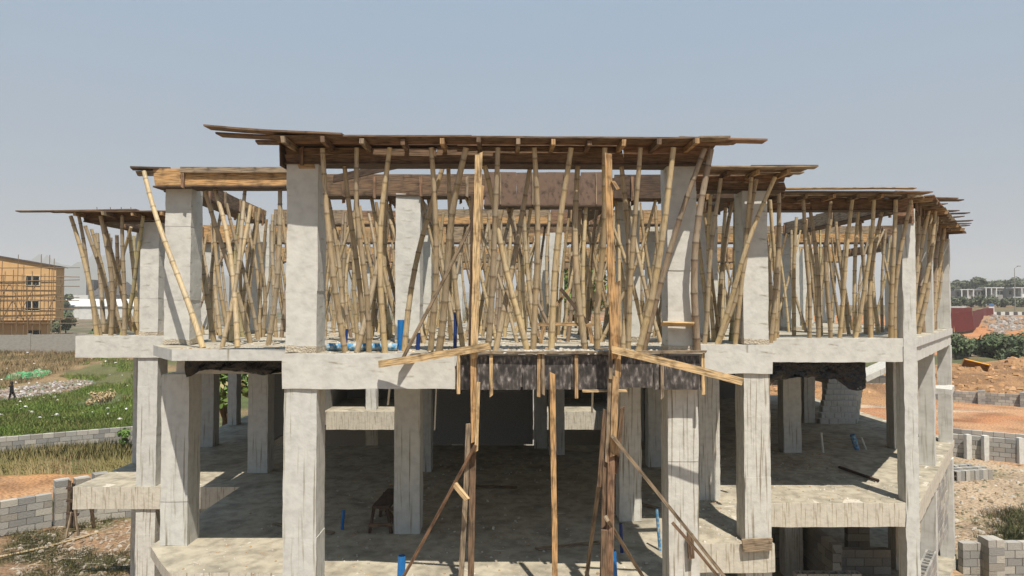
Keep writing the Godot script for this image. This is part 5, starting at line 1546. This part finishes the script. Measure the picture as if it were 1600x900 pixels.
	var sg := thing("road_sign", "white notice board with a blue top on a post by the road", "sign", v(xat(1548, 140), 5.3, 140))
	part("post", tube([Vector3.ZERO, Vector3(0, 2.2, 0)], [0.08, 0.08], [], 6), M.slate, sg)
	part("panel", box_mesh(Vector3(-0.55, 0.9, -0.05), Vector3(0.55, 2.2, 0.05)), M.white_wall, sg, Transform3D(Basis(), Vector3(0, 0, 0.14)))
	part("header", box_mesh(Vector3(-0.5, 2.25, -0.05), Vector3(0.5, 2.85, 0.05)), mat(Color(0.30, 0.42, 0.58), 0.6), sg, Transform3D(Basis(), Vector3(0, 0, 0.14)))
	var lm := thing("lamp_mast", "slender grey street lamp mast by the road on the right", "street lamp", v(xat(1586, 155), 5.6, 155))
	part("pole", tube([Vector3.ZERO, Vector3(0, 10.5, 0), Vector3(0.8, 11.0, 0)], [0.11, 0.07, 0.05], [], 6), M.grey_wall, lm)
	part("lamp_head", box_mesh(Vector3(0.6, 10.95, -0.12), Vector3(1.4, 11.08, 0.12)), M.grey_wall, lm)
	# far houses
	far_house(1499, 1533, 452, 474, 300, "grey two-storey house with open balconies, left of the far houses", 1)
	far_house(1537, 1567, 449, 474, 300, "grey two-storey house with stepped balcony, middle of the far houses", 2)
	far_house(1581, 1622, 449, 474, 300, "white two-storey house at the right edge among the far houses", 3)
	var far := [Color(0.075, 0.09, 0.045), Color(0.10, 0.115, 0.06), Color(0.06, 0.075, 0.04)]
	for k in 15:
		var px := 1476 + k * 11.0 + rr(-4, 4)
		var d := rr(330, 400)
		tree("roadside_tree", v(xat(px, d), land(xat(px, d), d), d), rr(11.5, 15.5), rr(5, 7), 1300, 1.0, far, "%s tree from the left on the skyline behind the far houses" % ordinal(k), "trees behind the far houses")
	for k in 8:
		var px := 1488 + k * 16.0 + rr(-5, 5)
		tree("roadside_bush", v(xat(px, 240), land(xat(px, 240), 240), 240), rr(2.5, 4.2), rr(3, 4.5), 500, 0.5, far, "%s low bush from the left in front of the far houses" % ordinal(k), "bushes in front of the far houses", true)
	# trees behind the building, seen through the floors
	var lush := [Color(0.15, 0.24, 0.045), Color(0.20, 0.29, 0.07), Color(0.10, 0.17, 0.035), Color(0.26, 0.22, 0.10)]
	for k in 4:
		var px: float = [352, 392, 432, 470][k]
		tree("leafy_tree", v(xat(px, 34 + k), 0, 34.0 + k), 6.2, 2.4, 2600, 0.19, lush, "%s leafy tree from the left behind the building, seen through the lower floor" % ordinal(k), "trees behind the building")
	tree("palm_shrub", v(xat(1206, 60), land(24, 60), 60), 4.2, 2.2, 900, 0.35, greens, "dark shrub seen through the right bay opening", "", true)
	tree("leafy_tree", v(xat(905, 60), land(6, 60), 60), 11.5, 4.0, 1800, 0.4, lush, "tree far behind the middle of the upper floor", "")

func far_house(px0: float, px1: float, top: float, base: float, d: float, label: String, kind: int) -> void:
	var p := v(xat(px0, d), land(xat(px0, d), d) - 0.5, d)
	var w := xat(px1, d) - xat(px0, d)
	var h := at(px0, top, d).y - p.y
	var t := thing("far_house", label, "house", p)
	var wall: Material = M.white_wall if kind == 3 else M.grey_wall
	part("wall", box_mesh(Vector3(w * 0.42, 0, -9), Vector3(w, h - 0.4, 0)), wall, t)
	part("rear_wall", box_mesh(Vector3(0, 0, -9), Vector3(w * 0.42 - 0.01, h - 0.4, -3)), M.grey_wall, t)
	for y in [0.0, 0.5]:
		part("balcony_slab", box_mesh(Vector3(-0.4, h * (y + 0.46), -3), Vector3(w * 0.6, h * (y + 0.5), 1.2)), M.white_wall, t)
	part("roof_slab", box_mesh(Vector3(w * 0.38, h - 0.395, -9.3), Vector3(w + 0.3, h, 0.4)), M.white_wall if kind != 1 else M.grey_wall, t)
	for x in [0.02, 0.3, 0.56]:
		part("pillar", box_mesh(Vector3(w * x, 0, 0.75), Vector3(w * x + 0.4, h * 0.95, 1.15)), M.white_wall, t)
	for y in [0.14, 0.62]:
		for x in [0.08, 0.24]:
			part("window", box_mesh(Vector3(w * x, h * y, -3.02), Vector3(w * x + 1.2, h * y + 1.8, -2.95)), M.glass, t)
		for x in [0.66, 0.84]:
			part("window", box_mesh(Vector3(w * x, h * y, -0.03), Vector3(w * x + 1.3, h * y + 1.7, 0.05)), M.glass, t)

# ---------------------------------------------------------------- scene
func _ready() -> void:
	rng.seed = 20240
	rough.seed = 4
	rough.frequency = 0.25
	rough.fractal_octaves = 3
	wide.seed = 9
	wide.frequency = 0.02
	wide.fractal_octaves = 4
	var cam := Camera3D.new()
	cam.position = EYE
	cam.rotation.x = PITCH
	cam.fov = rad_to_deg(2.0 * atan(450.0 / FOCAL))
	cam.near = 0.1
	cam.far = 9000.0
	add_child(cam)
	cam.make_current()
	var sky_mat := ProceduralSkyMaterial.new()
	sky_mat.sky_top_color = Color(0.465, 0.605, 0.735)
	sky_mat.sky_horizon_color = Color(0.56, 0.59, 0.62)
	sky_mat.sky_curve = 0.5
	sky_mat.ground_bottom_color = Color(0.40, 0.36, 0.31)
	sky_mat.ground_horizon_color = Color(0.56, 0.56, 0.56)
	sky_mat.sun_angle_max = 1.0
	sky_mat.sky_cover = noise_tex(0.004, [Color(0, 0, 0, 1), Color(0.02, 0.02, 0.02, 1), Color(0.10, 0.098, 0.094, 1)], [0.0, 0.4, 1.0], 1024, FastNoiseLite.TYPE_SIMPLEX_SMOOTH, 91, 5)
	var sky := Sky.new()
	sky.sky_material = sky_mat
	var env := Environment.new()
	env.background_mode = Environment.BG_SKY
	env.sky = sky
	env.tonemap_mode = Environment.TONE_MAPPER_LINEAR
	env.tonemap_exposure = 1.4
	env.sdfgi_enabled = true
	env.ssao_enabled = true
	env.ssil_enabled = true
	env.fog_enabled = true
	env.fog_density = 0.0004
	env.fog_light_color = Color(0.86, 0.85, 0.84)
	var we := WorldEnvironment.new()
	we.environment = env
	add_child(we)
	var sun := DirectionalLight3D.new()
	sun.light_energy = 1.6
	sun.light_color = Color(1.0, 0.965, 0.91)
	sun.light_angular_distance = 0.5
	sun.shadow_enabled = true
	add_child(sun)
	var el := deg_to_rad(63)
	var az := deg_to_rad(15)
	var from := Vector3(sin(az) * cos(el), sin(el), cos(az) * cos(el))
	sun.look_at_from_position(from * 100.0, Vector3.ZERO, Vector3.UP)

	make_materials()
	make_block_meshes()
	make_ground()
	make_hills()
	make_frame()
	make_formwork()
	make_props()
	make_timber()
	make_clutter()
	make_left()
	make_right()
